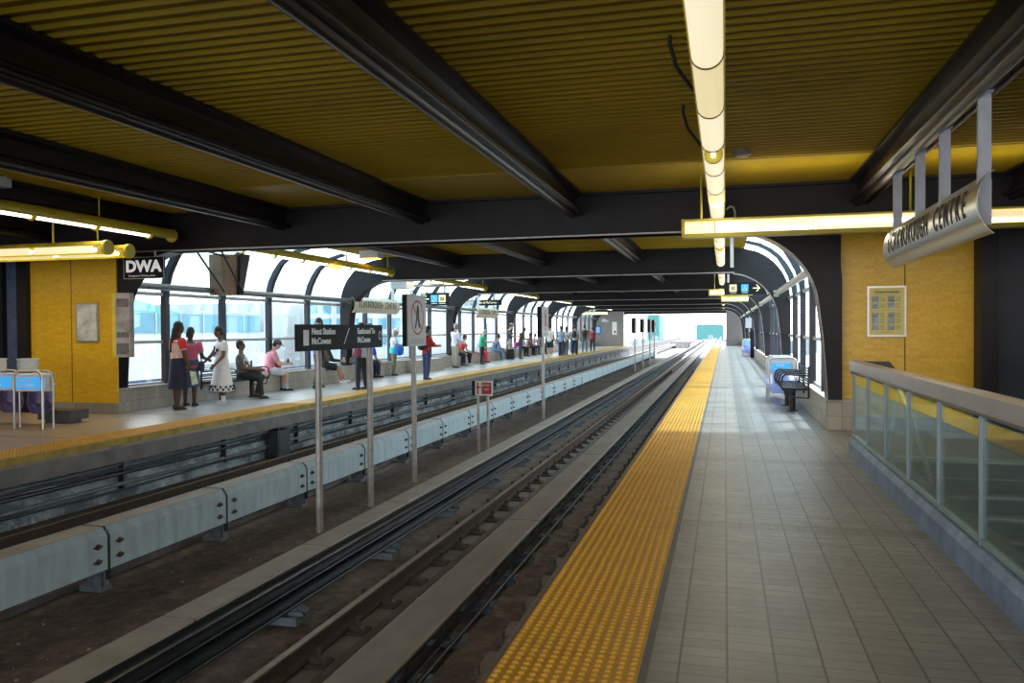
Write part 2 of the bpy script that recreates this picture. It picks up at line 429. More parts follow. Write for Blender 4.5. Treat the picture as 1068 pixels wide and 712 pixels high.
# ------------------------------------------------------------------ rails
def fast_mesh():
    b = MB(); b.box(-.20, .20, -.09, .09, 0, .025)
    for s in (-1, 1):
        b.prism([(s * .05, .02), (s * .17, .02), (s * .16, .05), (s * .09, .075), (s * .05, .045)], 'y', -.035, .035)
        b.tube((s * .125, 0, .02), (s * .125, 0, .12), .018, 8); b.ell((s * .125, 0, .12), (.024, .024, .014), 8, 5)
    return b
fb = fast_mesh(); proto = None
def rail(x, label, ya=-2, yb=160, f0=3.3, f1=45):
    global proto
    z0 = BED + .085; zt = RZ
    prof = [(-.065, z0), (.065, z0), (.065, z0 + .012), (.012, z0 + .03), (.009, zt - .035), (.033, zt - .026), (.033, zt - .006), (.026, zt),
            (-.026, zt), (-.033, zt - .006), (-.033, zt - .026), (-.009, zt - .035), (-.012, z0 + .03), (-.065, z0 + .012)]
    t = thing('rail', (x, 0, BED + .06), label, 'rail')
    b = MB(); b.prism([(x + p, q) for p, q in prof], 'y', ya, yb); b.build('rail_body', M_rust, t)
    b = MB(); b.box(x - .026, x + .026, ya, yb, zt, zt + .003); b.build('rail_head', M_railtop, t)
    y = f0
    while y < f1:
        if proto is None:
            proto = fb.build('rail_fastener', M_fas, t, local=True); o = proto
        else: o = proto.copy(); col.objects.link(o); o.parent = t
        o.location = (0, y, 0); y += .64
rail(-2.94, 'rusty running rail of the near track, beside the dark power rail')
rail(-1.5, 'rusty running rail closest to the near yellow platform edge', f0=5.2)
rail(-7.6, 'rusty running rail nearest the far platform wall', f0=9)
rail(-6.17, 'running rail of the far track just behind the blue-grey cover boxes', f0=9, f1=20)

# reaction rail plates (segments)
def reaction(xc, label, ya=-1):
    t = thing('reaction_rail', (xc, ya, BED), label, 'track plate')
    b = MB(); y = ya
    while y < 160:
        b.prism([(xc - .19, -.71), (xc + .19, -.71), (xc + .19, -.69), (xc + .17, -.68), (xc - .17, -.68), (xc - .19, -.69)], 'y', y, y + 4.97); y += 5
    b.build('top_plate', M_plate, t)
    b = MB(); b.box(xc - .13, xc + .13, ya, 160, -.79, -.711); b.build('iron_core', M_dark, t)
    b = MB(); b.box(xc + .2, xc + .225, ya, 60, -.80, -.76); b.path([(xc + .26, ya, -.85), (xc + .26, 60, -.85)], .018); b.build('side_cable', M_dark, t)
    pr = None; y = 3.6
    while y < 36:
        if pr is None:
            q = MB(); q.box(-.15, .28, -.05, .05, 0, .05); q.box(.19, .30, -.04, .04, .05, .09); q.box(-.12, -.06, -.04, .04, .05, .16); q.box(.06, .12, -.04, .04, .05, .16)
            pr = q.build('support_chair', M_brk, t, local=True); o = pr
        else: o = pr.copy(); col.objects.link(o); o.parent = t
        o.location = (0, y - ya, 0); y += .78
reaction(-2.24, 'flat grey-brown plate running down the middle of the near track')
reaction(-6.88, 'flat plate running down the middle of the far track')

# near power rail with tan cover
t = thing('power_rail', (-3.6, 0, BED), 'long dark power rail stack with tan cover beside the near track', 'power rail')
b = MB()
for z in (-.56, -.70):
    b.box(-3.54, -3.47, -2, 150, z - .035, z + .035); b.box(-3.47, -3.43, -2, 150, z - .05, z - .035); b.box(-3.47, -3.44, -2, 150, z + .025, z + .035)
b.build('conductor', M_cond, t)
b = MB(); b.box(-3.60, -3.55, -2, 150, -.78, -.5); b.build('back_plate', M_dark, t)
b = MB()
for z in (-.63, -.775): b.path([(-3.45, -2, z), (-3.45, 150, z)], .014)
b.build('feeder_cable', M_cond, t)
pr = None
for k in range(36):
    y = 4.1 + 2.0 * k
    if pr is None:
        q = MB(); q.box(-.14, .16, -.11, .11, 0, .07); q.box(-.05, .03, -.07, .07, .07, .42); q.box(.0, .11, -.03, .03, .12, .17)
        q.tube((.12, 0, .14), (.22, 0, .10), .03, 10); q.box(.05, .19, -.05, .05, .07, .1)
        pr = q.build('support_bracket', M_brk, t, local=True); o = pr
    else: o = pr.copy(); col.objects.link(o); o.parent = t
    o.location = (0, y, 0)
yj = [4.82 + 1.94 * k for k in range(-3, 34)]
for k in range(len(yj) - 1):
    b = MB(); b.prism([(-3.83, -.62), (-3.815, -.49), (-3.80, -.48), (-3.55, -.48), (-3.54, -.495), (-3.54, -.50), (-3.79, -.50), (-3.80, -.62)], 'y', yj[k] + .01, yj[k + 1] - .01)
    b.build('cover_board', M_cover, t)

# far blue-grey cover boxes : each a thing
grp = 'blue-grey cover boxes between the tracks'
def cover(y, L=1.88):
    b = MB(); xf, xb = -5.65, -5.95; z0, z1 = -.74, -.345
    t = thing('cover_box', ((xf + xb) / 2, y + L / 2, BED), 'long blue-grey metal cover box in the row between the two tracks', 'cable cover', group=grp)
    b.prism([(xf, z0), (xf, z1 - .075), (xf - .055, z1), (xb, z1), (xb, z0), (xb + .02, z0), (xb + .02, z1 - .02), (xf - .06, z1 - .02), (xf - .02, z1 - .085), (xf - .02, z0)], 'y', y + .015, y + L - .015)
    b.build('shell', M_coverb, t)
    b = MB(); b.box(xb, xf - .055, y + .015, y + L - .015, z1, z1 + .004); b.build('top_sheet', M_covert, t)
    if y < 32:
        b = MB()
        for yy in (y + .14, y + L - .14):
            for z in (-.64, -.50):
                b.tube((xf, yy, z), (xf + .012, yy, z), .028, 10); b.tube((xf, yy, z), (xf + .04, yy, z), .012, 6); b.box(xf, xf + .012, yy - .05, yy + .05, z - .008, z + .008)
        b.build('bolts', M_fas, t)
    b = MB(); b.box(xf - .03, xf - .28, y - .07, y + .07, BED, -.9); b.box(xf - .05, xf - .13, y - .05, y + .05, -.9, -.74); b.box(xf - .01, xf - .24, y - .013, y + .013, -.9, -.37)
    b.build('foot', M_brk, t)
    b = MB()
    b.prism([(xf + .004, z0 - .1), (xf + .004, z1 - .075), (xf - .055, z1 + .006), (xb, z1 + .006), (xb, z1 - .02), (xf - .06, z1 - .02), (xf - .03, z1 - .09), (xf - .03, z0 - .1)], 'y', y - .014, y + .014)
    b.build('joint_strap', M_dark, t)
for k in range(-2, 34): cover(6.42 + 1.88 * k)

# cables under far platform
M_cable = P('black cable', (.028, .032, .04), .35, var=.3, space='world')
M_cable2 = P('grey conduit', (.17, .19, .21), .45, var=.3, space='world')
for k, (z, r, m, lab) in enumerate(((-.37, .028, M_cable, 'topmost thick black cable on the far platform wall'), (-.44, .022, M_cable2, 'grey conduit second from top on the far platform wall'),
        (-.49, .02, M_cable, 'thin black cable below the grey conduit on the far platform wall'), (-.56, .03, M_cable, 'thick black cable in the middle of the far platform wall'),
        (-.72, .03, M_cable2, 'low grey conduit on the far platform wall'), (-.79, .018, M_cable, 'lowest thin black cable on the far platform wall'))):
    b = MB(); pts = []; y = -2
    while y <= 70: pts.append((EL - .32 + .012 * math.sin(k + y), y, z + .014 * math.sin(y * 1.3 + k * 2))); y += 2.4
    b.path(pts, r, 8); tag(b.build('wall_cable', m), lab, 'cable')
for k in range(26):
    y = 5 + 2.5 * k; b = MB(); b.box(EL - .30, EL - .38, y - .015, y + .015, -.80, -.335); b.box(EL - .28, EL - .33, y - .03, y + .03, -.59, -.56)
    tag(b.build('cable_bracket', M_dark), 'dark upright bracket holding cables under the far platform', 'bracket', 'cable brackets on the far platform wall')
b = MB(); b.box(EL - .1, EL - .34, 13.9, 14.35, -.92, -.42); b.box(EL - .09, EL - .1, 13.95, 14.3, -.85, -.48); b.tube((EL - .2, 14.1, -.42), (EL - .2, 14.1, -.33), .03)
tag(b.build('junction_box', P('dark grey box', (.05, .06, .07), .5)), 'dark grey electrical box under the far platform edge', 'electrical box')
b = MB(); b.prism([(-8.15, BED), (-7.86, BED), (-7.9, BED + .09), (-8.05, BED + .12), (-8.15, BED + .07)], 'y', 10.6, 11.7); b.prism([(-8.2, BED), (-7.95, BED), (-8.05, BED + .14)], 'y', 10.9, 11.3)
tag(b.build('timber_offcut', M_fas), 'dark lump of timber lying beside the far rail', 'timber')
# litter
b = MB()
for i in range(260):
    y = 4 + (random.random() ** 1.6) * 30; x = random.choice((random.uniform(-5.5, -3.9), random.uniform(-5.6, -4.9), random.uniform(-3.4, -1.2), random.uniform(-8.1, -7.8)))
    s_ = random.uniform(.005, .022); a = random.random() * PI; h = random.uniform(.003, .015); z = BED
    c, d = math.cos(a) * s_, math.sin(a) * s_
    b.add([(x - c, y - d, z), (x + d, y - c * .6, z), (x + c, y + d, z + h), (x - d, y + c * .6, z + h)], [(0, 1, 2, 3)])
tag(b.build('litter', M_litter), 'scattered bits of litter on the track bed', 'litter', kind='stuff')

# ------------------------------------------------------------------ roof
def corrugated(x0, x1, ya, yb):
    prof = []; y = ya; p = .15; z = ZC
    while y + p <= yb:
        prof += [(y, z), (y + .035, z + .03), (y + .11, z + .03), (y + .135, z), (y + .145, z)]; y += p
    prof.append((y, z)); prof.append((yb, z))
    b = MB(); b.sheet(prof, 'x', x0, x1); b.box(x0, x1, ya - .2, yb + .2, z + .1, z + .25); return b
struct('ceiling', corrugated(-15, 5.4, -.25, 10.6), M_ceil, 'olive yellow corrugated ceiling over the near bay')
b = MB(); b.box(-15, 5.4, 10.6, 12.6, ZC - .01, ZC + .25)
struct('ceiling', b, P('plain yellow soffit', (.42, .29, .012), .4, var=.1, space='world'), 'smooth yellow ceiling strip before the first cross beam')
struct('ceiling', corrugated(-15, 5.4, -6.2, -.65), M_ceil, 'olive yellow corrugated ceiling behind the camera')
for k in range(NB):
    struct('ceiling', corrugated(-9.95, .52, FR[k] + .15, FR[k + 1] - .15), M_ceil, 'olive yellow corrugated ceiling beyond the cross beams')
nt = [10]
def trim(mb, mat, label=None):
    nt[0] += 1; return struct('trim_%d' % nt[0], mb, mat, label)
# outer curve and inner curve of the arch frame
OUT = [(1.64, .45), (1.64, 1.4), (1.64, 2.25), (1.61, 2.5), (1.54, 2.74), (1.42, 2.97), (1.26, 3.18), (1.06, 3.35), (.82, 3.48), (.52, 3.56)]
INN = [(1.44, .45), (1.38, 1.35), (1.30, 2.0), (1.22, 2.24), (1.10, 2.43), (.93, 2.62), (.74, 2.76), (.50, 2.88), (.25, ZB)]
def arch(y, side, near=False):
    f = (lambda x: x) if side > 0 else MX
    inn = INN + [(.2, ZB)]; out = OUT + [(.2, 3.6)]
    # quad strip plate between curves, resample both to n points
    def res(c, n):
        L = [0]
        for i in range(1, len(c)): L.append(L[-1] + math.dist(c[i], c[i - 1]))
        r = []
        for k in range(n):
            t = L[-1] * k / (n - 1); i = 1
            while i < len(L) - 1 and L[i] < t: i += 1
            u = (t - L[i - 1]) / (L[i] - L[i - 1]); r.append((c[i - 1][0] + (c[i][0] - c[i - 1][0]) * u, c[i - 1][1] + (c[i][1] - c[i - 1][1]) * u))
        return r
    n = 26; a, o = res(inn, n), res(out, n); b = MB(); w = .16
    vs = []
    for yy in (y - w, y + w):
        vs += [(f(x), yy, z) for x, z in a] + [(f(x), yy, z) for x, z in o]
    fs = []
    for i in range(n - 1):
        fs += [(i, i + 1, n + i + 1, n + i), (2 * n + i, 3 * n + i, 3 * n + i + 1, 2 * n + i + 1), (i, 2 * n + i, 2 * n + i + 1, i + 1), (n + i, n + i + 1, 3 * n + i + 1, 3 * n + i)]
    fs += [(0, n, 3 * n, 2 * n)]
    b.add(vs, fs)
    s_ = trim(b, M_black, 'black curved steel arch frame of the %s shelter' % ('near' if side > 0 else 'far'))
    b = MB(); q = [(f(x), z) for x, z in a]; q2 = [(f(x + .006), z - .014) for x, z in a]
    vs = [];
    for yy in (y - w - .03, y + w + .03): vs += [(x, yy, z) for x, z in q] + [(x, yy, z) for x, z in q2]
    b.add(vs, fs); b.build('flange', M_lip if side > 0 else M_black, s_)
for y in FR:
    arch(y, 1); arch(y, -1)
# cross beams
def beam(y, x0, x1):
    b = MB(); b.box(x0, x1, y - .13, y + .13, ZB, ZC); b.box(x0, x1, y - .22, y + .22, ZB, ZB + .04); b.box(x0, x1, y - .22, y + .22, ZC - .05, ZC)
    s_ = trim(b, M_black, 'black steel cross beam spanning the tracks')
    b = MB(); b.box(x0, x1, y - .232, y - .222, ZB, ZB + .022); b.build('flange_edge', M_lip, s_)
beam(FR[0], -15, 5.4); beam(-.45, -15, 5.4); beam(-6.3, -15, 5.4)
for y in FR[1:]: beam(y, -9.66, .24)
b = MB(); b.box(-9.66, .24, YEND - .1, YEND + .1, 2.74, ZC); trim(b, M_black, 'end fascia of the station roof')
# purlins
def purlin(x, ya, yb):
    h = .33; z = ZC - h; w = .145
    c = [(x - w, z + .03), (x - w, z + .012), (x - w + .02, z), (x + w - .02, z), (x + w, z + .012), (x + w, z + .03), (x + .05, z + .055), (x + .03, z + .09),
         (x + .03, ZC - .07), (x + w, ZC - .04), (x + w, ZC), (x - w, ZC), (x - w, ZC - .04), (x - .03, ZC - .07), (x - .03, z + .09), (x - .05, z + .055)]
    b = MB(); b.prism(c, 'y', ya, yb); b.tube((x + w - .025, ya, z - .012), (x + w - .025, yb, z - .012), .016, 8)
    b.tube((x - .02, ya, z + .0), (x - .02, yb, z + .0), .06, 14)
    trim(b, M_beam, 'dark longitudinal roof beam')
for x in (-12.3, -9.72, -7.36, -4.82, -2.27, 1.87, 3.85):
    purlin(x, -.35, 12.6); purlin(x, -6.2, -.55)
for k in range(NB):
    for x in (-7.36, -4.82, -2.27): purlin(x, FR[k] + .14, FR[k + 1] - .14)

# vault glazing
nw = 0
def glazing(k, side):
    global nw
    f = (lambda x: x) if side > 0 else MX
    ya, yb = FR[k] + .16, FR[k + 1] - .16
    nw += 1
    t = tag(thing('window_%d' % nw, (f(1.64), (ya + yb) / 2, .45), None, None), kind='structure')
    t['label'] = 'curved glass shelter bay of the %s platform' % ('near' if side > 0 else 'far')
    b = MB(); b.sheet([(f(1.655), .45), (f(1.655), 2.28)], 'y', ya, yb); b.build('pane', M_glass, t)
    b = MB(); b.sheet([(f(x + .012), z + .01) for x, z in OUT[2:]], 'y', ya, yb, True); b.build('vault_pane', M_vault, t)
    for q in range(4):
        y = FR[k] + 1.45 + 1.93 * q; n = len(OUT); b = MB(); vs = []
        for yy in (y - .07, y + .07): vs += [(f(x), yy, z) for x, z in OUT] + [(f(x - .11 * (1 if i < 6 else .7)), yy, z - (.0 if i < 3 else .05)) for i, (x, z) in enumerate(OUT)]
        fs = []
        for i in range(n - 1):
            fs += [(i, i + 1, n + i + 1, n + i), (2 * n + i, 3 * n + i, 3 * n + i + 1, 2 * n + i + 1), (i, 2 * n + i, 2 * n + i + 1, i + 1), (n + i, n + i + 1, 3 * n + i + 1, 3 * n + i)]
        b.add(vs, fs + [(0, n, 3 * n, 2 * n)]); b.build('mullion', M_navy, t)
    b = MB(); b.box(f(1.64), f(1.58), ya, yb, 1.27, 1.33); b.box(f(1.66), f(1.58), ya, yb, .45, .50); b.box(f(1.66), f(1.57), ya, yb, 2.22, 2.29); b.build('transom', M_lip, t)
    b = MB(); b.tube((f(1.28), ya - .1, 2.38), (f(1.28), yb + .1, 2.38), .065, 16)
    for y in (ya + .05, yb - .05): b.box(f(1.22), f(1.34), y - .02, y + .02, 2.30, 2.46)
    tag(b.build('rail_tube', M_alu if side > 0 else P('grey tube', (.17, .17, .18), .35, metal=.5)), 'round metal tube running across bay %s of the %s shelter glazing' % (('one', 'two', 'three', 'four', 'five', 'six')[k] + ' counted from the camera', 'near' if side > 0 else 'far'), 'tube')
for k in range(NB): glazing(k, 1); glazing(k, -1)

# low tiled walls with light tops
for side in (1, -1):
    f = (lambda x: x) if side > 0 else MX
    b = MB(); b.box(f(XR), f(1.78), Y0 - .12, YEND, 0, .45)
    if side < 0: b.box(f(XR), f(1.0), 26.6, 29.4, 0, .44)
    w = struct('wall_%s' % ('right' if side > 0 else 'left'), b, M_low, 'low beige tiled wall of the %s shelter' % ('near' if side > 0 else 'far'))
    b = MB(); b.box(f(XR), f(1.78), Y0 - .12, YEND, .45, .456); b.build('sill', M_lowtop, w)

# yellow mosaic walls
def ywall(side):
    f = (lambda x: x) if side > 0 else (lambda x: -9.16 - x * (1 if x < 2 else 1.035))
    ya = 12.72 if side > 0 else 12.50
    b = MB(); yb = 13.0 if side > 0 else 12.535
    b.box(f(1.60), f(3.40), ya, yb, .2, ZB)
    w = struct('wall_yellow_%s' % ('right' if side > 0 else 'left'), b, M_mos, 'yellow mosaic wall facing the camera')
    b = MB(); b.box(f(2.50), f(2.512), ya - .008, ya + .002, .2, ZB); b.build('seam', P('dark seam', (.12, .09, .03), .6), w)
    b = MB(); b.box(f(1.60), f(3.42), ya - .02, yb, 0, .2)
    struct('baseboard_%s' % ('right' if side > 0 else 'left'), b, mat_lowwall('base tile %d' % side, (.22, .20, .19), (.28, .26, .24)), 'grey tiled base under the yellow wall')
    b = MB(); b.box(f(3.40), f(3.62), 12.4, 13.0, 0, ZB); trim(b, M_black, 'black column at the end of the yellow wall')
    b = MB(); b.box(f(3.62), f(5.3), 12.8, 12.95, 0, ZB)
    struct('wall_panel_%s' % ('right' if side > 0 else 'left'), b, M_navyw if side > 0 else P('blue grey panel', (.07, .10, .20), .5, var=.3, space='world'), 'dark blue panel wall beside the yellow wall')
    b = MB(); b.box(f(4.25), f(4.33), 12.7, 12.8, 0, ZB); trim(b, M_black, 'black mullion in the blue panel')
ywall(1); ywall(-1)
# dark side walls of the concourse around the camera, never in direct view but they shade it
b = MB(); b.box(5.3, 5.5, -6, 13, -4, ZC); struct('wall_east', b, M_navyw)
b = MB(); b.box(-15, -15.2, -6, 13.3, -.2, ZC); struct('wall_west', b, M_navyw)

# notices on the walls
t = thing('notice_board', (2.26, 12.71, 1.36), 'cream notice poster with photo panels on the right yellow wall', 'poster')
b = MB(); b.box(2.0, 2.52, 12.685, 12.715, 1.36, 2.09); b.build('frame', M_alu, t)
b = MB(); b.box(2.025, 2.495, 12.68, 12.69, 1.385, 2.065); b.build('sheet', P('cream paper', (.62, .56, .22), .6, var=.05), t)
M_ph = P('photo panel grey', (.28, .32, .34), .5, var=.6, scale=14)
M_ink = P('dark ink', (.05, .04, .04), .7)
for i, x in enumerate((2.06, 2.27)):
    for j, z in enumerate((1.86, 1.765, 1.63, 1.545, 1.455)):
        b = MB(); b.box(x, x + .095, 12.675, 12.681, z, z + .082); b.build('photo', M_ph, t)
        b = MB()
        for q in range(4): b.box(x + .108, x + .108 + random.uniform(.05, .075), 12.677, 12.681, z + .012 + q * .018, z + .018 + q * .018)
        b.build('caption', P('olive ink', (.22, .2, .1), .7), t)
b = MB(); b.box(2.06, 2.45, 12.677, 12.681, 1.848, 1.853) if False else b.box(2.05, 2.45, 12.677, 12.681, 1.735, 1.741); b.box(2.08, 2.36, 12.677, 12.681, 1.955, 1.96); b.box(2.2, 2.34, 12.677, 12.681, 1.42, 1.426)
b.build('red_rule', P('orange ink', (.6, .2, .06), .6), t)
text('Courtesy and Consideration', .04, M_ink, t, face_M((2.26, 12.676, 2.005), (0, -1, 0), t), align='CENTER', sx=.72, bold=.001)
t = thing('notice_board', (-11.37, 12.49, 1.33), 'silvery white blank poster on the left yellow wall', 'poster')
b = MB(); b.box(-11.62, -11.13, 12.46, 12.50, 1.32, 2.04); b.build('frame', M_alu, t)
b = MB(); b.box(-11.59, -11.16, 12.453, 12.463, 1.35, 2.01); b.build('sheet', P('glazed paper', (.55, .58, .60), .15, var=.45, scale=4), t)

# end blocks of the station
M_end = mat_lowwall('end wall tile', (.42, .39, .36), (.48, .45, .42), .4)
M_endr = mat_lowwall('end wall tile grey', (.30, .28, .28), (.35, .33, .32), .4)
b = MB(); b.box(-8.45, -12.6, YEND - .6, YEND + 2, 0, 3.5); struct('wall_end_left', b, M_end, 'beige tiled end wall of the far platform')
b = MB(); b.box(.10, 1.9, YEND - .2, YEND + 2, 0, 3.5); struct('wall_end_right', b, M_endr, 'grey tiled end wall of the near platform')
yw = YEND - .60
t = thing('poster', (-10.65, yw, 1.03), 'blue framed poster on the beige end wall', 'poster')
b = MB(); b.box(-10.95, -10.38, yw - .03, yw, 1.03, 1.78); b.build('frame', P('poster blue', (.03, .17, .5), .5), t)
b = MB(); b.box(-10.83, -10.5, yw - .04, yw - .03, 1.15, 1.66); b.build('sheet', P('poster pale blue', (.4, .6, .8), .5), t)
t = thing('poster', (-9.22, yw, .99), 'white poster with red figure on the beige end wall', 'poster')
b = MB(); b.box(-9.42, -9.02, yw - .03, yw, .99, 2.1); b.build('sheet', M_white, t)
b = MB(); b.ell((-9.2, yw - .03, 1.25), (.08, .01, .13)); b.build('red_figure', M_red, t)
b = MB(); b.box(-10.35, -9.75, yw - .04, yw, 2.1, 2.24); b.box(-10.3, -10.0, yw - .04, yw, 2.24, 2.38); tag(b.build('wall_label', M_alu), 'small grey label plate high on the beige end wall', 'sign')

# ------------------------------------------------------------------ lamps
M_ring = P('lamp ring brown', (.20, .13, .04), .5)
def lamp_run(x, ya, yb, z, label, nseg=None, cut=None):
    t = thing('strip_light', (x, ya, z), label, 'ceiling light')
    r = .095; prof = [(x - r, z + .13), (x - r, z + .09)] + [(x + r * math.cos(a), z + .09 + r * .92 * math.sin(a)) for a in [PI + PI * i / 12 for i in range(13)]] + [(x + r, z + .13)]
    b = MB(); b.prism([(x - r - .012, z + .10), (x - r - .012, z + .23), (x + r + .012, z + .23), (x + r + .012, z + .10), (x + r, z + .10), (x + r, z + .15), (x - r, z + .15), (x - r, z + .10)], 'y', ya, yb); b.build('housing', M_ylw, t)
    L = 1.2; y = yb - .12; i = 0
    while y - L > ya - .01:
        if i % 7 == 3:
            b = MB(); b.prism(prof, 'y', y - L + .5, y - .02); b.build('diffuser', M_diffw, t)
            b = MB(); b.tube((x, y - L + .02, z + .06), (x, y - L + .5, z + .06), .022, 10); b.build('bare_tube', M_tube, t)
            b = MB(); b.tube((x, y - L + .44, z + .08), (x, y - L + .5, z + .08), .09, 16); b.build('end_cap', M_ylw2, t)
        else:
            b = MB(); b.prism(prof, 'y', y - L + .02, y - .0, True); b.build('diffuser', M_diff if i % 2 else M_diffw, t)
        b = MB(); q = [(x + (r + .006) * math.cos(a), z + .09 + (r * .92 + .006) * math.sin(a)) for a in [PI + PI * i_ / 12 for i_ in range(13)]]
        b.prism(q + [(x + r + .006, z + .12), (x - r - .006, z + .12)], 'y', y - L - .012, y - L + .012, True); b.build('joint_ring', M_ring, t)
        y -= L; i += 1
    b = MB(); b.tube((x, yb - .12, z + .1), (x, yb, z + .1), r + .008, 18); b.build('end_cap', M_ylw2, t)
    b = MB(); y = ya + .6
    while y < yb: b.box(x - .012, x + .012, y - .012, y + .012, z + .22, ZC); y += 2.4
    b.build('hanger', M_ylw, t)
    return t
def tube_run(x, ya, yb, z, label, hang=ZC):
    """yellow round trough with exposed tubes opening to the track side"""
    t = thing('strip_light', (x, ya, z), label, 'ceiling light'); s_ = 1
    r = .11; prof = []
    for i in range(15): a = math.radians(-150 + 17 * i); prof.append((x + r * math.cos(a + PI / 2 + .5), z + r + r * math.sin(a + PI / 2 + .5)))
    n2 = [(x + (p - x) * .92, z + r + (q - z - r) * .92) for p, q in prof][::-1]
    b = MB(); b.prism(prof + n2, 'y', ya, yb, True); b.build('trough', M_ylw, t)
    y = ya + .1; i = 0
    while y + 1.2 < yb:
        b = MB(); b.tube((x + .035, y + .03, z + .045), (x + .035, y + 1.17, z + .045), .032, 10); b.build('fluorescent_tube', M_tube, t)
        b = MB(); b.ell((x + .02, y + 1.2, z + .07), (.09, .05, .085), 12, 8); b.build('lamp_holder', M_ylw2, t); y += 1.2
    b = MB(); b.tube((x, yb - .01, z + r), (x, yb + .02, z + r), r + .005, 20); b.build('end_cap', M_ylw2, t)
    b = MB(); y = ya + .8
    while y < yb: b.tube((x, y, z + .2), (x, y, hang), .012, 8); y += 2.6
    b.build('hanger', M_ylw, t); return t
lamp_run(-.10, -4, 12.4, 3.07, 'long yellow-white tubular ceiling light running over the near platform edge')
nm = ('first', 'second', 'third', 'fourth', 'fifth', 'sixth')
for k in range(NB):
    lamp_run(-.10, FR[k] + .3, FR[k + 1] - .4, 3.09, 'tubular ceiling light over the near platform in the %s bay beyond the first beam' % nm[k])
    tube_run(-9.35, FR[k] + .3, FR[k + 1] - .3, 3.06, 'yellow strip light over the far platform in the %s bay beyond the first beam' % nm[k])
tube_run(-9.42, 2, 12.3, 3.08, 'long yellow strip light high over the left edge of the near bay')

def cross_lamp(x0, x1, y, z, label, rods, faced=True):
    t = thing('strip_light', ((x0 + x1) / 2, y, z), label, 'ceiling light')
    b = MB(); prof = [(y - .10, z + .0), (y + .13, z), (y + .16, z + .10), (y + .12, z + .21), (y - .03, z + .24), (y - .10, z + .225), (y - .095, z + .215), (y + .10, z + .20), (y + .14, z + .10), (y + .11, z + .02), (y - .10, z + .018)]
    b.prism(prof, 'x', x0, x1); b.box(x0 - .01, x0 + .01, y - .14, y + .14, z, z + .23); b.box(x0, x1, y - .155, y - .10, z - .012, z + .038); b.box(x0, x1, y - .145, y - .05, z + .205, z + .225); b.build('housing', M_ylw, t)
    x = x0 + .02; i = 0
    while x < x1 - .2:
        w = .38 if i == 0 else 1.2
        b = MB(); b.prism([(y - .13, z + .045), (y - .05, z + .02), (y + .08, z + .02), (y + .08, z + .20), (y - .06, z + .205), (y - .13, z + .17)], 'x', x + .008, min(x + w, x1) - .008)
        b.build('diffuser', (M_diff, M_diffw, M_diffw)[i % 3], t)
        if i: b = MB(); b.box(x + .05, min(x + w, x1) - .05, y - .138, y - .128, z + (.055 if i % 2 else .10), z + (.095 if i % 2 else .15)); b.build('fluorescent_tube', M_tube, t)
        x += w; i += 1
    for xr in rods: b = MB(); b.tube((xr, y, z + .2), (xr, y, ZC), .014, 8); b.build('hanger', M_ylw2, t)
for f_, lab in ((lambda x: x, 'near'), (MX, 'far')):
    b = MB(); b.prism([(f_(x), z) for x, z in ((1.63, 2.1), (1.60, 2.48), (1.53, 2.72), (1.41, 2.95), (1.64, 2.95), (1.64, 2.1))], 'y', 12.66, 12.71); trim(b, M_black, 'black filler plate beside the first arch of the %s shelter' % lab)
cross_lamp(-.52, 5.2, 10.7, 2.66, 'wide cream strip light crossing above the near platform', (-.29, 2.17))
def round_cross(x0, x1, y, z, label, rods):
    t = thing('strip_light', ((x0 + x1) / 2, y, z), label, 'ceiling light'); r = .105
    prof = []
    for i in range(17): a = math.radians(-120 + 16 * i + 30); prof.append((y + r * math.cos(a), z + r + r * math.sin(a)))
    n2 = [(y + (p - y) * .93, z + r + (q - z - r) * .93) for p, q in prof][::-1]
    b = MB(); b.prism(prof + n2, 'x', x0, x1, True); b.build('trough', M_ylw, t)
    x = x1 - .15
    while x - 1.2 > x0:
        b = MB(); b.tube((x - 1.17, y - .06, z + .065), (x - .03, y - .06, z + .065), .032, 10); b.build('fluorescent_tube', M_tube, t)
        b = MB(); b.box(x - 1.15, x - .05, y - .098, y - .088, z + .02, z + .14); b.build('diffuser', M_diff, t); x -= 1.2
    b = MB(); b.tube((x1 - .05, y, z + r), (x1 + .01, y, z + r), r + .01, 22); b.build('end_cap', M_ylw2, t)
    for xr in rods: b = MB(); b.tube((xr, y, z + .2), (xr, y, ZC), .014, 8); b.build('hanger', M_ylw2, t)
round_cross(-14.8, -9.17, 10.5, 2.70, 'round-ended yellow strip light crossing the far concourse, front one', (-10.2,))
round_cross(-14.8, -9.28, 11.1, 2.70, 'round-ended yellow strip light crossing the far concourse, just behind the front one', (-9.9,))
for x0, x1, y, z, lab in ((-.55, .95, 30, 2.66, 'short cross light over the near platform in front of the third arch'), (-.15, 1.0, 37, 2.66, 'short distant cross light over the near platform'), (-10.9, -8.5, 60.6, 2.55, 'bright cross light at the far end of the far platform')):
    cross_lamp(x0, x1, y, z, lab, (x0 + .2,))
t = thing('downlight', (-9.1, 20, 3.4), 'square white box light above the far platform strip light', 'ceiling light')
b = MB(); b.box(-9.38, -8.86, 19.8, 20.2, 3.42, 3.62); b.build('case', M_white, t); b = MB(); b.box(-9.33, -8.91, 19.85, 20.15, 3.40, 3.42); b.build('lens', M_tungsten, t)
t = thing('warning_light', (-9.32, 18.6, 3.0), 'small glowing orange light on the far strip light', 'light')
b = MB(); b.ell((-9.24, 18.2, 3.06), (.09, .35, .05)); b.build('glow_cap', M_tungsten, t); b = MB(); b.tube((-9.24, 18.2, 3.08), (-9.24, 18.2, 3.2), .06); b.build('socket', M_ylw, t)
b = MB(); b.ell((.2, 10, 3.56), (.11, .11, .045), 16, 8); b.tube((.2, 10, 3.57), (.2, 10, 3.62), .09, 16); tag(b.build('smoke_detector', P('detector grey', (.2, .19, .16), .5)), 'round grey smoke detector on the olive ceiling', 'detector')
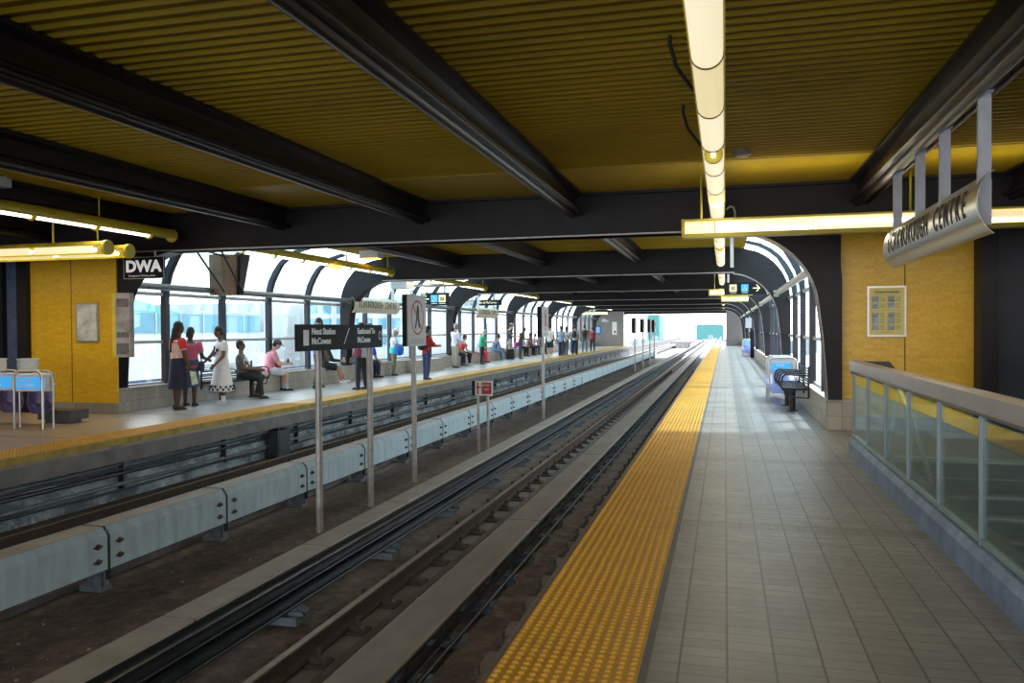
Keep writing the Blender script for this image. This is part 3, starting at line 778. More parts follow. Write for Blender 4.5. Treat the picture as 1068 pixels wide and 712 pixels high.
b = MB(); b.box(-9.68, -9.52, 8.9, 9.1, 3.5, 3.7) ; tag(b.build('speaker_box', M_whitest), 'small white box on the ceiling beam at the left', 'speaker')
for xs, ys in ((-.28, 6.0), (-.28, 7.9)):
    b = MB(); b.path([(xs - .1, ys, ZC), (xs - .1, ys, ZC - .06), (xs - .06, ys + .1, ZC - .2), (xs + .06, ys + .25, ZC - .34), (xs + .08, ys + .3, ZC - .36)], .014)
    tag(b.build('lamp_cable', M_dark), 'short black cable looping from ceiling to the long light, %s one' % ('nearer' if ys < 7 else 'further'), 'cable')
b = MB(); b.path([(.02, 12.45, 3.25), (.08, 12.45, 3.3), (.13, 12.45, 3.28), (.15, 12.45, 3.2), (.15, 12.45, 2.94)], .014); tag(b.build('conduit', M_whitest), 'thin grey conduit bending down the first cross beam', 'conduit')

# ------------------------------------------------------------------ signs
def vpole(b, x, y, z0, z1, r=.042): b.tube((x, y, z0), (x, y, z1), r, 16)
t = thing('station_sign', (-4.75, 9.4, BED), 'black next-station sign on two grey poles between the tracks', 'sign')
for y in (8.9, 10.37): b = MB(); vpole(b, -4.77, y, BED, 1.6); b.build('pole', M_post, t)
b = MB(); b.box(-4.72, -4.67, 8.26, 10.58, 1.265, 1.575); bd = b.build('board', M_signblk, t)
sx_ = -4.668
def st(s, size, y, z, **k): return text(s, size, M_signtxt, bd, face_M((sx_, y, z), (1, 0, 0), bd), bold=.003, **k)
st('Next Station', .105, 8.56, 1.49, sx=1.1); st('McCowan', .105, 8.56, 1.375, sx=1.1); st('Eastbound To', .105, 9.78, 1.49, sx=.92); st('McCowan', .105, 9.78, 1.375, sx=.92)
b = MB(); b.box(-4.67, -4.666, 8.37, 8.49, 1.33, 1.51); b.build('white_block', M_signtxt, bd)
b = MB(); b.add([(-4.667, 9.38, 1.33), (-4.667, 9.40, 1.33), (-4.667, 9.55, 1.53), (-4.667, 9.53, 1.53)], [(0, 1, 2, 3)]); b.build('slash', M_signtxt, bd)
b = MB(); y, z = 10.49, 1.43
for i in range(16):
    a0, a1 = 2 * PI * i / 16, 2 * PI * (i + 1) / 16
    b.add([(-4.667, y + q * math.cos(a) * .75, z + q * math.sin(a)) for a, q in ((a0, .045), (a1, .045), (a1, .062), (a0, .062))], [(0, 1, 2, 3)])
b.build('ring_symbol', M_signtxt, bd)

def prohib(x, y, z0, z1, w, label, rz=PI / 2, dk=.09):
    t = thing('warning_sign', (x, y, BED), label, 'sign', rz=rz)
    b = MB(); b.tube((0, 0, 0), (0, 0, z1 - BED + .02), .042, 16); b.build('pole', M_post, t, local=True)
    z0 -= BED; z1 -= BED; d = .2
    b = MB(); b.box(-w / 2, w / 2, -.045, dk - .055, z0, z1); b.build('casing', M_signblk, t, local=True)
    b = MB(); b.box(-w / 2, w / 2, -.07, -.045, z0, z1); b.build('face', P('sign face grey white', (.5, .51, .5), .5, var=.06), t, local=True)
    b = MB(); c = z0 + (z1 - z0) * .56; rx, rz_ = w * .37, w * .37
    for i in range(32):
        a0, a1 = 2 * PI * i / 32, 2 * PI * (i + 1) / 32
        b.add([(rx * q * math.cos(a), -.073, c + rz_ * q * math.sin(a)) for a, q in ((a0, .88), (a1, .88), (a1, 1), (a0, 1))], [(0, 1, 2, 3)])
    b.add([(-rx * .68, -.074, c + rz_ * .62), (-rx * .6, -.074, c + rz_ * .72), (rx * .68, -.074, c - rz_ * .62), (rx * .6, -.074, c - rz_ * .72)], [(0, 1, 2, 3)])
    b.build('red_ring', M_red, t, local=True)
    b = MB(); b.ell((.02, -.072, c + rz_ * .55), (.045, .004, .045)); b.prism([(-.05, c + .0), (.06, c + .02), (.07, c + .13), (-.03, c + .13)], 'y', -.075, -.071)
    b.prism([(-.05, c), (0, c), (-.07, c - .18), (-.11, c - .17)], 'y', -.075, -.071); b.prism([(.0, c), (.06, c + .02), (.11, c - .15), (.07, c - .17)], 'y', -.075, -.071); b.build('figure', M_ink, t, local=True)
    for i in range(3): b = MB(); b.box(-w * .36, w * .36, -.074, -.07, z0 + .04 + .028 * i, z0 + .052 + .028 * i); b.build('small_print', P('grey ink', (.3, .31, .32), .6), t, local=True)
    b = MB(); b.path([(-.1, 0, z1), (-.08, 0, z1 + .07), (.08, 0, z1 + .07), (.12, 0, z1)], .008); b.build('bracket', M_dark, t, local=True)
prohib(-4.845, 12.2, 1.245, 2.06, .76, 'white no-trespassing sign with red ring on a pole between the tracks, nearest one')
prohib(-4.80, 21.6, 1.29, 2.11, .76, 'white warning sign on a thin pole further along the tracks, second one', dk=.13)
for k, (x, y) in enumerate(((-4.95, 46.3), (-4.85, 50.0), (-4.8, 54.2), (-4.8, 57.5))):
    prohib(x, y, 1.25, 2.1, .76, ('first', 'second', 'third', 'fourth')[k] + ' of the distant dark pole signs near the open station exit', dk=.2)
t = thing('warning_sign', (-4.72, 15.45, BED), 'small red and white sign on two short thin poles beside the tracks', 'sign')
for x in (-4.78, -4.58): b = MB(); vpole(b, x, 15.5, BED, .42, .028); b.build('pole', M_post, t)
b = MB(); b.box(-4.86, -4.47, 15.42, 15.46, .19, .48); b.build('board', M_white, t)
b = MB(); b.box(-4.88, -4.82, 15.40, 15.52, .19, .48); b.build('end_plate', M_signblk, t)
b = MB(); b.box(-4.68, -4.48, 15.41, 15.42, .22, .45); b.box(-4.80, -4.70, 15.41, 15.42, .34, .37); b.box(-4.78, -4.75, 15.41, 15.42, .22, .45); b.build('red_panel', M_red, t)
for z, s_ in ((.395, 'DO NOT'), (.315, 'PASS')): text(s_, .055, M_white, t, face_M((-4.58, 15.405, z), (0, -1, 0), t), align='CENTER', sx=.8)

# curved hanging name signs
def name_sign(x, ya, yb, zc, side, label, posts):
    t = thing('name_sign', (x, (ya + yb) / 2, zc), label, 'sign')
    s_ = -1 if side > 0 else 1; R = .30; prof = []
    for i in range(15):
        a = math.radians(-52 + 104 * i / 14); prof.append((x + .2 * s_ * 1 + s_ * (R * math.cos(a) - R), zc + R * math.sin(a)))
    pr2 = [(p - s_ * .006, q) for p, q in prof][::-1]
    b = MB(); b.prism(prof + pr2, 'y', ya, yb, True); b.build('curved_plate', M_alu if side > 0 else P('cream plate', (.62, .58, .46), .4, metal=.1), t)
    for y in posts:
        b = MB(); xo = -.10 * (1 if side > 0 else -1); b.box(x + xo - .055, x + xo + .05, y - .012, y + .012, zc - .16, zc + .19); b.box(x + xo - .045, x + xo + .045, y - .02, y + .02, zc - .16, 3.29); b.box(x + xo - .08, x + xo + .08, y - .06, y + .06, 3.275, 3.29)
        for z in (zc + .12, zc + .05, zc - .15): b.tube((x + xo - .025, y - .03, z), (x + xo - .025, y - .018, z), .01, 8); b.tube((x + xo + .025, y - .03, z), (x + xo + .025, y - .018, z), .01, 8)
        b.build('hanger_post', M_whitest, t)
    # lettering bent round the plate : placed letter by letter
    word = 'SCARBOROUGH CENTRE'; n = len(word); L = abs(yb - ya) * .86
    for i, ch in enumerate(word):
        if ch == ' ': continue
        u = (i + .5) / n
        y = (yb - (yb - ya) * .07 - L * u) if side > 0 else (ya + (yb - ya) * .07 + L * u)
        n_ = (s_, 0, .0); M = face_M((x + .2 * s_ + s_ * .004, y, zc + .015), n_, t)
        lt = text(ch, .31, M_ink, t, M, name='letter', align='CENTER', sx=.62, ext=.003, bold=.003); BEND[lt.name] = R
    return t
name_sign(2.02, 6.75, 10.45, 2.43, 1, 'curved aluminium SCARBOROUGH CENTRE sign hanging over the near platform', (6.93, 8.08, 9.03, 10.14))
name_sign(-10.75, 21.95, 25.35, 2.27, -1, 'curved cream station name sign hanging over the far platform, nearer one', (22.6, 25.0))
name_sign(-10.75, 34.2, 37.6, 2.27, -1, 'curved cream station name sign hanging over the far platform, further one', (34.6, 37.2))

# DWA sign
t = thing('location_sign', (-10.12, 12.5, 2.48), 'black hanging DWA sign beside the left yellow wall', 'sign')
b = MB(); b.box(-10.50, -9.66, 12.40, 12.44, 2.46, 2.84); b.build('board', M_signblk, t)
text('DWA', .28, M_dwa, t, face_M((-10.09, 12.395, 2.67), (0, -1, 0), t), align='CENTER', sx=1.08, bold=.012)
b = MB()
for q in ((-10.5, -9.66, 2.835, 2.845), (-10.5, -9.66, 2.455, 2.465), (-10.505, -10.495, 2.46, 2.84), (-9.665, -9.655, 2.46, 2.84)): b.box(q[0], q[1], 12.392, 12.40, q[2], q[3])
b.build('edge_trim', M_lip, t)
text('Designated Waiting Area', .055, M_signtxt, t, face_M((-10.12, 12.395, 2.51), (0, -1, 0), t), align='CENTER', sx=1.0)
for x in (-10.4, -9.85): b = MB(); b.box(x - .015, x + .015, 12.41, 12.43, 2.83, 2.95); b.build('hanger', M_whitest, t)
# ad board on the arch column
t = thing('advert_board', (-10.6, 12.6, 1.05), 'grey poster case with yellow side fixed to the left black arch', 'advertisement')
b = MB(); b.box(-10.60, -10.53, 12.20, 12.40, 1.05, 2.2); b.build('yellow_side', M_ylw2, t)
b = MB(); b.prism([(-10.53, 12.20), (-10.30, 12.30), (-10.30, 12.4), (-10.53, 12.40)], 'z', 1.05, 2.2); b.box(-10.56, -10.5, 12.39, 12.56, 1.5, 1.8); b.build('case', P('poster grey', (.24, .22, .22), .4, var=.5, scale=3), t)
for z0, z1 in ((1.95, 2.1), (1.4, 1.5), (1.1, 1.3)):
    b = MB(); b.add([(-10.51, 12.204, z0), (-10.32, 12.288, z0), (-10.32, 12.288, z1), (-10.51, 12.204, z1)], [(0, 1, 2, 3)]); b.build('print', P('poster print', (.10, .09, .10), .5, var=.6, scale=30), t)
# brown wedge speaker box with struts
t = thing('speaker_housing', (-10.5, 15.5, 2.3), 'brown wedge-shaped metal housing hung by black struts above the far platform', 'speaker')
b = MB(); b.prism([(15.25, 3.16), (16.2, 3.22), (15.9, 2.30), (15.27, 2.28)], 'x', -10.75, -10.45); b.build('panel', M_brown, t)
b = MB(); b.prism([(15.88, 3.22), (16.25, 3.22), (15.95, 2.31), (15.82, 2.30)], 'x', -10.44, -10.38); b.build('black_edge', M_black, t)
b = MB()
for p, q in (((-10.35, 14.2, 3.2), (-10.4, 15.28, 2.35)), ((-10.36, 15.1, 3.25), (-10.37, 15.95, 2.35)), ((-10.38, 14.2, 3.2), (-10.38, 15.4, 3.1))): b.tube(p, q, .022, 8)
b.build('strut', M_dark, t)
# icon signs
def wheel(b, x, y, z, s, d):
    for i in range(12):
        a0, a1 = 2 * PI * i / 12, 2 * PI * (i + 1) / 12
        if 2 < i < 5: continue
        b.add([(x + s * q * math.cos(a), y, z - s * .3 + s * q * math.sin(a)) for a, q in ((a0, .26), (a1, .26), (a1, .36), (a0, .36))], [(0, 1, 2, 3)])
    b.box(x - s * .08, x + s * .02, y - .002, y, z - .1 * s, z + s * .4); b.box(x - s * .08, x + s * .3, y - .002, y, z - .12 * s, z - .02 * s); b.box(x + .22 * s, x + .3 * s, y - .002, y, z - .42 * s, z - .02 * s)
def icon_sign(x0, x1, y, z0, z1, label, order, pole=None):
    t = thing('wayfinding_sign', ((x0 + x1) / 2, y, z0), label, 'sign'); b = MB(); b.box(x0, x1, y, y + .12, z0, z1); b.build('board', M_signblk, t)
    h = (z1 - z0); zc = (z0 + z1) / 2; s = h * .56; w = (x1 - x0)
    for k, o in enumerate(order):
        x = x0 + w * (.22 + .28 * k) if len(order) == 3 else x0 + w * (.3 + .4 * k)
        if o in 'be':
            b = MB(); b.box(x - s * .5, x + s * .5, y - .012, y, zc - s * .42, zc + s * .58); b.build('icon_panel', M_icoblue if o == 'b' else M_icocream, t)
            b = MB()
            if o == 'b': wheel(b, x, y - .014, zc + s * .08, s * .8, 0)
            else: b.box(x - s * .3, x + s * .3, y - .016, y - .012, zc - s * .25, zc + s * .3); 
            b.build('icon_symbol', M_white if o == 'b' else P('icon brown', (.45, .36, .2), .6), t)
            b = MB(); b.box(x - s * .45, x + s * .45, y - .012, y, zc - s * .66, zc - s * .56); b.build('icon_caption', M_signtxt, t)
        else:
            d = 1 if o == '>' else -1; b = MB(); b.box(x - s * .5, x + s * .4, y - .012, y, zc - .05 * s, zc + .1 * s)
            b.prism([(x + d * s * .55, zc + .025 * s), (x + d * s * .1, zc + .5 * s), (x - d * s * .08, zc + .5 * s), (x + d * s * .35, zc + .025 * s), (x - d * s * .08, zc - .45 * s), (x + d * s * .1, zc - .45 * s)], 'y', y - .014, y); b.build('arrow', M_icocream, t)
    if pole:
        for xp in pole: b = MB(); b.box(xp - .03, xp + .03, y + .04, y + .1, z1, 3.5); b.build('hanger', M_whitest, t)
icon_sign(-.02, 1.12, 24, 2.45, 2.80, 'black wayfinding sign with elevator and wheelchair icons and right arrow', 'eb>', (.1, .95))
icon_sign(-11.15, -10.02, 28.8, 2.42, 2.90, 'black wayfinding sign with blue wheelchair icon over the far platform', '<be', (-10.9, -10.2))
t = thing('wayfinding_sign', (-10.8, 36, 2.65), 'long thin black sign with small yellow text over the far platform', 'sign')
b = MB(); b.box(-11.75, -9.95, 36, 36.1, 2.62, 2.88); b.build('board', M_signblk, t); text('Shuttle Bus & McCowan', .15, M_icocream, t, face_M((-10.8, 35.99, 2.75), (0, -1, 0), t), align='CENTER', sx=.85)
b = MB(); b.box(-11.4, -11.36, 36.02, 36.08, 2.88, 3.5); b.box(-10.3, -10.26, 36.02, 36.08, 2.88, 3.5); b.build('hanger', M_whitest, t)
t = thing('ventilation_unit', (-9.9, 25, 2.8), 'pale grey box and slatted grille under the far roof beam', 'vent')
b = MB(); b.box(-10.04, -9.5, 23.4, 24.0, 2.80, 3.1); b.build('box', M_whitest, t)
b = MB()
for i in range(8): b.box(-10.3 + .0, -9.0, 24.6 + .42 * i, 24.75 + .42 * i, 2.92 + .02 * i, 2.98 + .02 * i)
b.build('grille', P('grille grey', (.32, .31, .29), .5), t)
b = MB(); b.box(.13, .19, 13.0, 13.08, 2.4, 2.94) if False else b.box(.10, .16, 15.5, 15.56, 2.62, 3.6); tag(b.build('hanging_bar', M_whitest), 'thin pale grey bar hanging beside the near arches', 'bar')

# ------------------------------------------------------------------ balustrade & stairs
t = thing('balustrade', (1.45, 5.2, 0), 'glass balustrade with stainless handrail beside the stairwell', 'railing')
b = MB(); b.prism([(1.41, 0), (1.41, .15), (1.44, .2), (1.55, .22), (1.62, .22), (1.62, -.3), (1.43, -.3)], 'y', 1.0, 10.25); b.build('kerb', P('blue grey kerb', (.17, .235, .34), .5, var=.3, scale=6, space='world', bump=.3), t)
b = MB(); b.prism([(1.44, .975), (1.425, 1.0), (1.43, 1.10), (1.46, 1.115), (1.53, 1.11), (1.54, .985)], 'y', 1.0, 10.30); b.build('handrail', M_steel, t)
b = MB(); b.prism([(1.44, .95), (1.44, 1.10), (1.85, 1.10), (1.95, .97)], 'y', 10.22, 10.32); b.build('end_cap', P('dark end cap', (.10, .09, .09), .4), t)
for y in (10.26, 9.28, 8.28, 7.30, 6.31, 5.33, 4.35, 3.37, 2.39, 1.41):
    b = MB(); b.box(1.452, 1.478, y - .010, y + .010, .2, .99); b.build('post', P('balustrade post steel', (.33, .36, .38), .45, metal=.5), t)
ys = [10.26, 9.28, 8.28, 7.30, 6.31, 5.33, 4.35, 3.37, 2.39, 1.41]
for i in range(9):
    b = MB(); b.box(1.466, 1.474, ys[i + 1] + .024, ys[i] - .024, .24, .97); b.build('glass_panel', M_bal, t)
b = MB(); b.box(1.455, 1.485, 1.0, 10.25, .215, .245); b.build('bottom_channel', P('channel blue', (.30, .42, .46), .4, metal=.4), t)
# stair
b = MB(); n = 18
for i in range(n): b.box(1.62, 3.55, 10.22 - .27 * (i + 1), 10.22 - .27 * i, -.17 * (i + 1) - .17, -.17 * (i + 1))
b.box(1.62, 3.55, 9.9, 10.22, -.17, -.01)
s_ = tag(b.build('staircase', M_stair), kind='structure')
b = MB()
for i in range(n): b.box(1.62, 3.55, 10.22 - .27 * i - .05, 10.22 - .27 * i + .004, -.17 * i - .02, -.17 * i + .003)
b.build('nosing', M_nose, s_)
b = MB(); b.box(3.55, 3.65, .5, 10.22, -4, 0); b.box(1.52, 1.62, .5, 10.22, -4, -.1); b.box(1.5, 3.6, .4, .5, -4, -.12); b.box(1.5, 3.6, .4, 10, -4, -3.9)
struct('wall_stairwell', b, P('stair wall', (.10, .12, .13), .6, space='world'))
t = thing('stair_handrail', (1.75, 9, 0), 'slim bright handrail sloping down inside the stairwell', 'handrail')
b = MB(); b.path([(1.75, 10.1, .98), (1.75, 9.5, .98), (1.75, 8.66, .66), (1.75, 7.53, -.02), (1.75, 5.5, -1.28)], .022); b.build('rail', M_alu, t)
b = MB(); b.tube((1.64, 9.2, .1), (1.75, 9.2, .86), .012, 8); b.tube((1.63, 7.4, -.5), (1.75, 7.4, -.1), .012, 8); b.build('bracket', M_alu, t)
t = thing('stair_stanchion', (2.86, 9.1, 0), 'steel gate post with orange cap at the right edge', 'post')
b = MB(); b.box(3.60, 3.66, 10.4, 10.46, 0, 1.06); b.box(3.72, 3.76, 10.4, 10.46, 0, 1.0); b.build('post', M_steel, t)
b = MB(); b.box(3.60, 3.70, 10.37, 10.49, 1.06, 1.18); b.build('cap', P('orange cap', (.75, .35, .02), .5), t)
b = MB(); b.tube((3.45, 10.43, .92), (4.6, 10.43, .92), .03, 10); b.ell((3.45, 10.43, .92), (.04, .04, .04)); b.build('arm', M_steel, t)

# ------------------------------------------------------------------ street furniture
def bench(name_label, L=1.9):
    t = thing('bench', (0, 0, 0), name_label, 'bench')     # long axis +Y, sits facing -X
    for y in (-L * .3, L * .3): b = MB(); b.tube((0, y, 0), (0, y, .40), .055, 14); b.tube((0, y, 0), (0, y, .015), .10, 14); b.build('pedestal', M_dark, t, local=True)
    b = MB()
    for i in range(9): b.box(-.20 + .047 * i, -.20 + .047 * i + .02, -L / 2, L / 2, .42, .445)
    b.box(-.21, .22, -L / 2, -L / 2 + .03, .40, .45); b.box(-.21, .22, L / 2 - .03, L / 2, .40, .45); b.box(-.03, .03, -L / 2, L / 2, .39, .42); b.build('seat', M_dark, t, local=True)
    b = MB()
    for i in range(7): b.box(.22, .24, -L / 2, L / 2, .50 + .045 * i, .518 + .045 * i)
    for y in (-L / 2, 0, L / 2 - .03): b.box(.225, .255, y, y + .03, .28, .82)
    b.build('backrest', M_dark, t, local=True)
    for y in (-L / 2, -L / 6, L / 6, L / 2):
        b = MB(); b.path([(.22, y, .66), (-.14, y, .68), (-.19, y, .64), (-.22, y, .52), (-.20, y, .44), (.2, y, .43)], .016); b.build('armrest', M_dark, t, local=True)
    b = MB(); b.path([(-.17, -L / 2, .42), (-.14, -L / 2, .29), (.24, -L / 2, .27), (.24, -L / 2, .5)], .012); b.build('wire_brace', M_dark, t, local=True)
    return t
bn = bench('black wire bench with armrests against the near low wall'); bn.location = (1.17, 15.9, 0)
copy_tree(bn, (-10.42, 15.75, 0), PI, 'black wire bench behind the woman in the white dress')

M_frame = P('hoop frame metal', (.55, .55, .55), .35, metal=.6)
def bag(b, x, y, z0, z1, w, d):
    rings = []
    for k, f_ in enumerate((.75, .95, 1.05, 1.1, 1.0, .7)):
        z = z1 - (z1 - z0) * k / 5; rings.append(((x, y, z), w * f_ * (1 + .04 * math.sin(k * 3)), d * f_, None))
    b.loft(rings, 14)
def bag_stand(label, text1, text2, n=2, gap=.62, w=.52, bags=True):
    t = thing('recycling_stand', (0, 0, 0), label, 'recycling bin')   # hoops face -Y, row runs +Y
    for k in range(n):
        y = gap * k
        b = MB(); hw = w / 2; b.path([(-hw, y, 0), (-hw, y, .80), (-hw + .03, y, .87), (-hw + .09, y, .90), (hw - .09, y, .90), (hw - .03, y, .87), (hw, y, .80), (hw, y, 0)], .016)
        b.box(-hw, hw, y + .02, y + .04, .60, .63); b.build('hoop_frame', M_frame, t, local=True)
        b = MB(); b.box(-hw + .05, hw - .12, y - .02, y - .005, .62, .80); b.build('sign_panel', M_icoblue, t, local=True)
        b = MB(); b.box(-hw + .03, hw - .02, y - .004, y + .01, .58, .84); b.build('back_panel', M_whitest, t, local=True)
        b = MB(); b.box(hw - .11, hw - .03, y - .02, y - .005, .62, .80); b.build('side_panel', P('pale panel', (.6, .55, .5), .5), t, local=True)
        for zz, s_ in ((.755, text1), (.675, text2)):
            M = Matrix.Rotation(PI / 2, 4, 'X'); M.translation = (-hw + .205, y - .024, zz); text(s_, .062, M_white, t, M, align='CENTER', sx=.8, bold=.001)
        if bags: b = MB(); bag(b, -.02, y + gap * .5, .18, .66, .25, gap * .42); b.build('clear_bag', M_bag, t, local=True)
        b = MB(); b.box(-hw + .02, hw - .02, y + .1, y + (gap - .1 if bags else .14), .66, .70) ; b.box(-hw, hw, y + .05, y + .08, .80, .86); b.build('lid_ring', M_frame, t, local=True)
    return t
s1 = bag_stand('near-platform recycling stand with blue bags beside the black bench', 'Recycle', 'newspapers', 3); s1.location = (1.12, 16.95, 0)
copy_tree(s1, (1.17, 44.5, 0), 0, 'distant recycling stand with blue bags near the end of the near platform')
t = thing('info_post', (1.2, 42.6, 0), 'slim dark post with a small panel far along the near platform', 'post')
b = MB(); b.box(1.24, 1.42, 42.5, 42.6, 0, 1.4); b.build('pillar', M_signblk, t); b = MB(); b.box(1.0, 1.3, 42.4, 42.45, 1.5, 2.0); b.tube((1.2, 42.46, 1.3), (1.2, 42.46, 2.1), .02); b.build('panel', M_whitest, t)
# left stands : hoops turned toward the track
s2 = bag_stand('left recycling stand with blue-white header, next to the bent hoop rail', 'Recycle', 'newspapers', 1, .6, .60, False)
s2.location = (-10.50, 10.38, 0); s2.rotation_euler = (0, 0, .30)
s3 = copy_tree(s2, (-11.22, 10.45, 0), .30, 'recycling stand with blue header at the very left edge of the far platform')
b = MB(); b.box(-11.0, -10.35, 10.95, 11.35, .06, .22); b.box(-10.9, -10.45, 11.0, 11.3, 0, .06); tag(b.build('stand_base', P('dark base', (.06, .06, .065), .6)), 'low dark plinth behind the left recycling stand', 'plinth')
b = MB(); b.path([(-10.2, 10.25, 0), (-10.2, 10.25, .78), (-10.25, 10.27, .86), (-10.34, 10.3, .9), (-10.9, 10.5, .9)], .02); tag(b.build('hoop_rail', M_alu), 'bent metal hoop rail at the end of the left recycling stand', 'rail')
M_purp = P('dark purple bag', (.08, .06, .16), .35, var=.9, scale=12)
for x, y, s_, lab in ((-10.68, 10.68, .21, 'dark purple filled bag hanging in the left stand'), (-11.36, 10.78, .20, 'dark filled bag beside the purple one in the left stand')):
    b = MB(); bag(b, x, y, .20, .64, s_, .13); tag(b.build('filled_bag', M_purp), lab, 'bag')
for x, lab in ((-10.98, 'round grey tin holder on top of the left stand, nearer the hoop'), (-11.62, 'round grey tin holder on top of the left stand, nearer the frame edge')):
    b = MB(); b.tube((x, 10.75, .90), (x, 10.75, 1.06), .15, 20); b.tube((x, 10.75, 1.06), (x, 10.75, 1.08), .165, 20); b.tube((x, 10.75, .96), (x, 10.75, 1.0), .155, 20)
    b.box(x - .13, x + .13, 10.62, 10.88, .86, .90); tag(b.build('tin_holder', M_whitest), lab, 'holder')

# ------------------------------------------------------------------ outside
b = MB(); b.box(-260, 260, -40, 700, -7.4, -7); struct('ground', b, M_grnd, 'pale outdoor ground below the station')
b = MB(); b.box(EL - .4, 2.2, YEND + 6, 170, BED - .8, BED - .29); b.box(ER + .1, ER + .35, YEND + 6, 170, BED, -.25); b.box(EL - .6, EL - .35, YEND + 4, 170, BED, -.25); trim(b, M_conc, 'elevated guideway beyond the station')
b = MB(); b.box(-40, -39.6, -10, 240, -5, -1.9); tag(b.build('road_barrier', M_barr), 'long dark road barrier seen low through the far windows', 'barrier')
t = thing('mall_building', (-70, 70, -7), 'long pale building with blue band outside the far windows', 'building')
b = MB(); b.box(-90, -62, 20, 101, -7, 1.4); b.box(-90, -62.5, 101, 160, -7, 5.5); b.build('wall', M_skyb, t)
b = MB(); b.box(-90, -61.9, 40, 99, 1.4, 3.6); b.build('blue_band', M_band, t)
b = MB(); b.prism([(48, 3.6), (86, 3.6), (72, 6.2), (52, 5.0)], 'x', -88, -64); b.build('roof', M_roofb, t)
b = MB()
for i in range(18): b.box(-61.95, -61.8, 22 + i * 4.3, 22.12 + i * 4.3, 1.4, 3.6)
b.build('panel_joint', M_skyb, t)
t = thing('office_building', (-45, 120, -7), 'pale blue glass block outside beyond the far shelter', 'building')
b = MB(); b.box(-58, -42, 104, 150, -7, 6); b.build('wall', M_skyb, t); b = MB()
for i in range(7):
    for j in range(3): b.box(-57 + i * 2.1, -55.8 + i * 2.1, 103.9, 104, -.5 + j * 2.2, 1 + j * 2.2)
b.build('window', M_band, t)
for (x0, x1, y, z1, lab) in ((-27.6, -23.2, 300, 6.3, 'teal tower seen past the end of the tracks'), (-13.4, -.6, 400, 2.9, 'low teal green building beyond the end of the near platform')):
    b = MB(); b.box(x0, x1, y, y + 20, -7, z1); b.box(x0 + .5, x1 - .5, y - .1, y + 20, z1, z1 + .3)
    tag(b.build('distant_building', M_teal), lab, 'building')
b = MB()
for i in range(60):
    x = -60 + i * 1.6; b.box(x, x + 1.7, 260 + (i * 37 % 30), 262 + (i * 37 % 30), -7, -2.2 + .8 * math.sin(i * 1.7) + .5 * math.sin(i * .6))
tag(b.build('treeline', P('hazy trees', (.22, .26, .27), .9, space='world')), 'hazy line of trees and low roofs on the horizon', 'trees', kind='stuff')
t = thing('concrete_pier', (-5.0, 100, BED), 'concrete block between the tracks beyond the station', 'pier')
b = MB(); b.box(-5.7, -4.2, 99, 104, BED - .3, -.35); b.build('shaft', M_conc, t); b = MB(); b.box(-6.3, -3.8, 99, 108, -.35, -.1); b.build('cap', M_conc, t)
t = thing('white_house', (30, 60, -7), 'pale building outside the near windows', 'building')
b = MB(); b.box(26, 50, 60, 140, -7, 9); b.build('wall', M_skyb, t); b = MB()
for i in range(14): b.box(25.9, 26, 62 + i * 5.5, 65 + i * 5.5, -6, 8)
b.build('window', M_band, t)

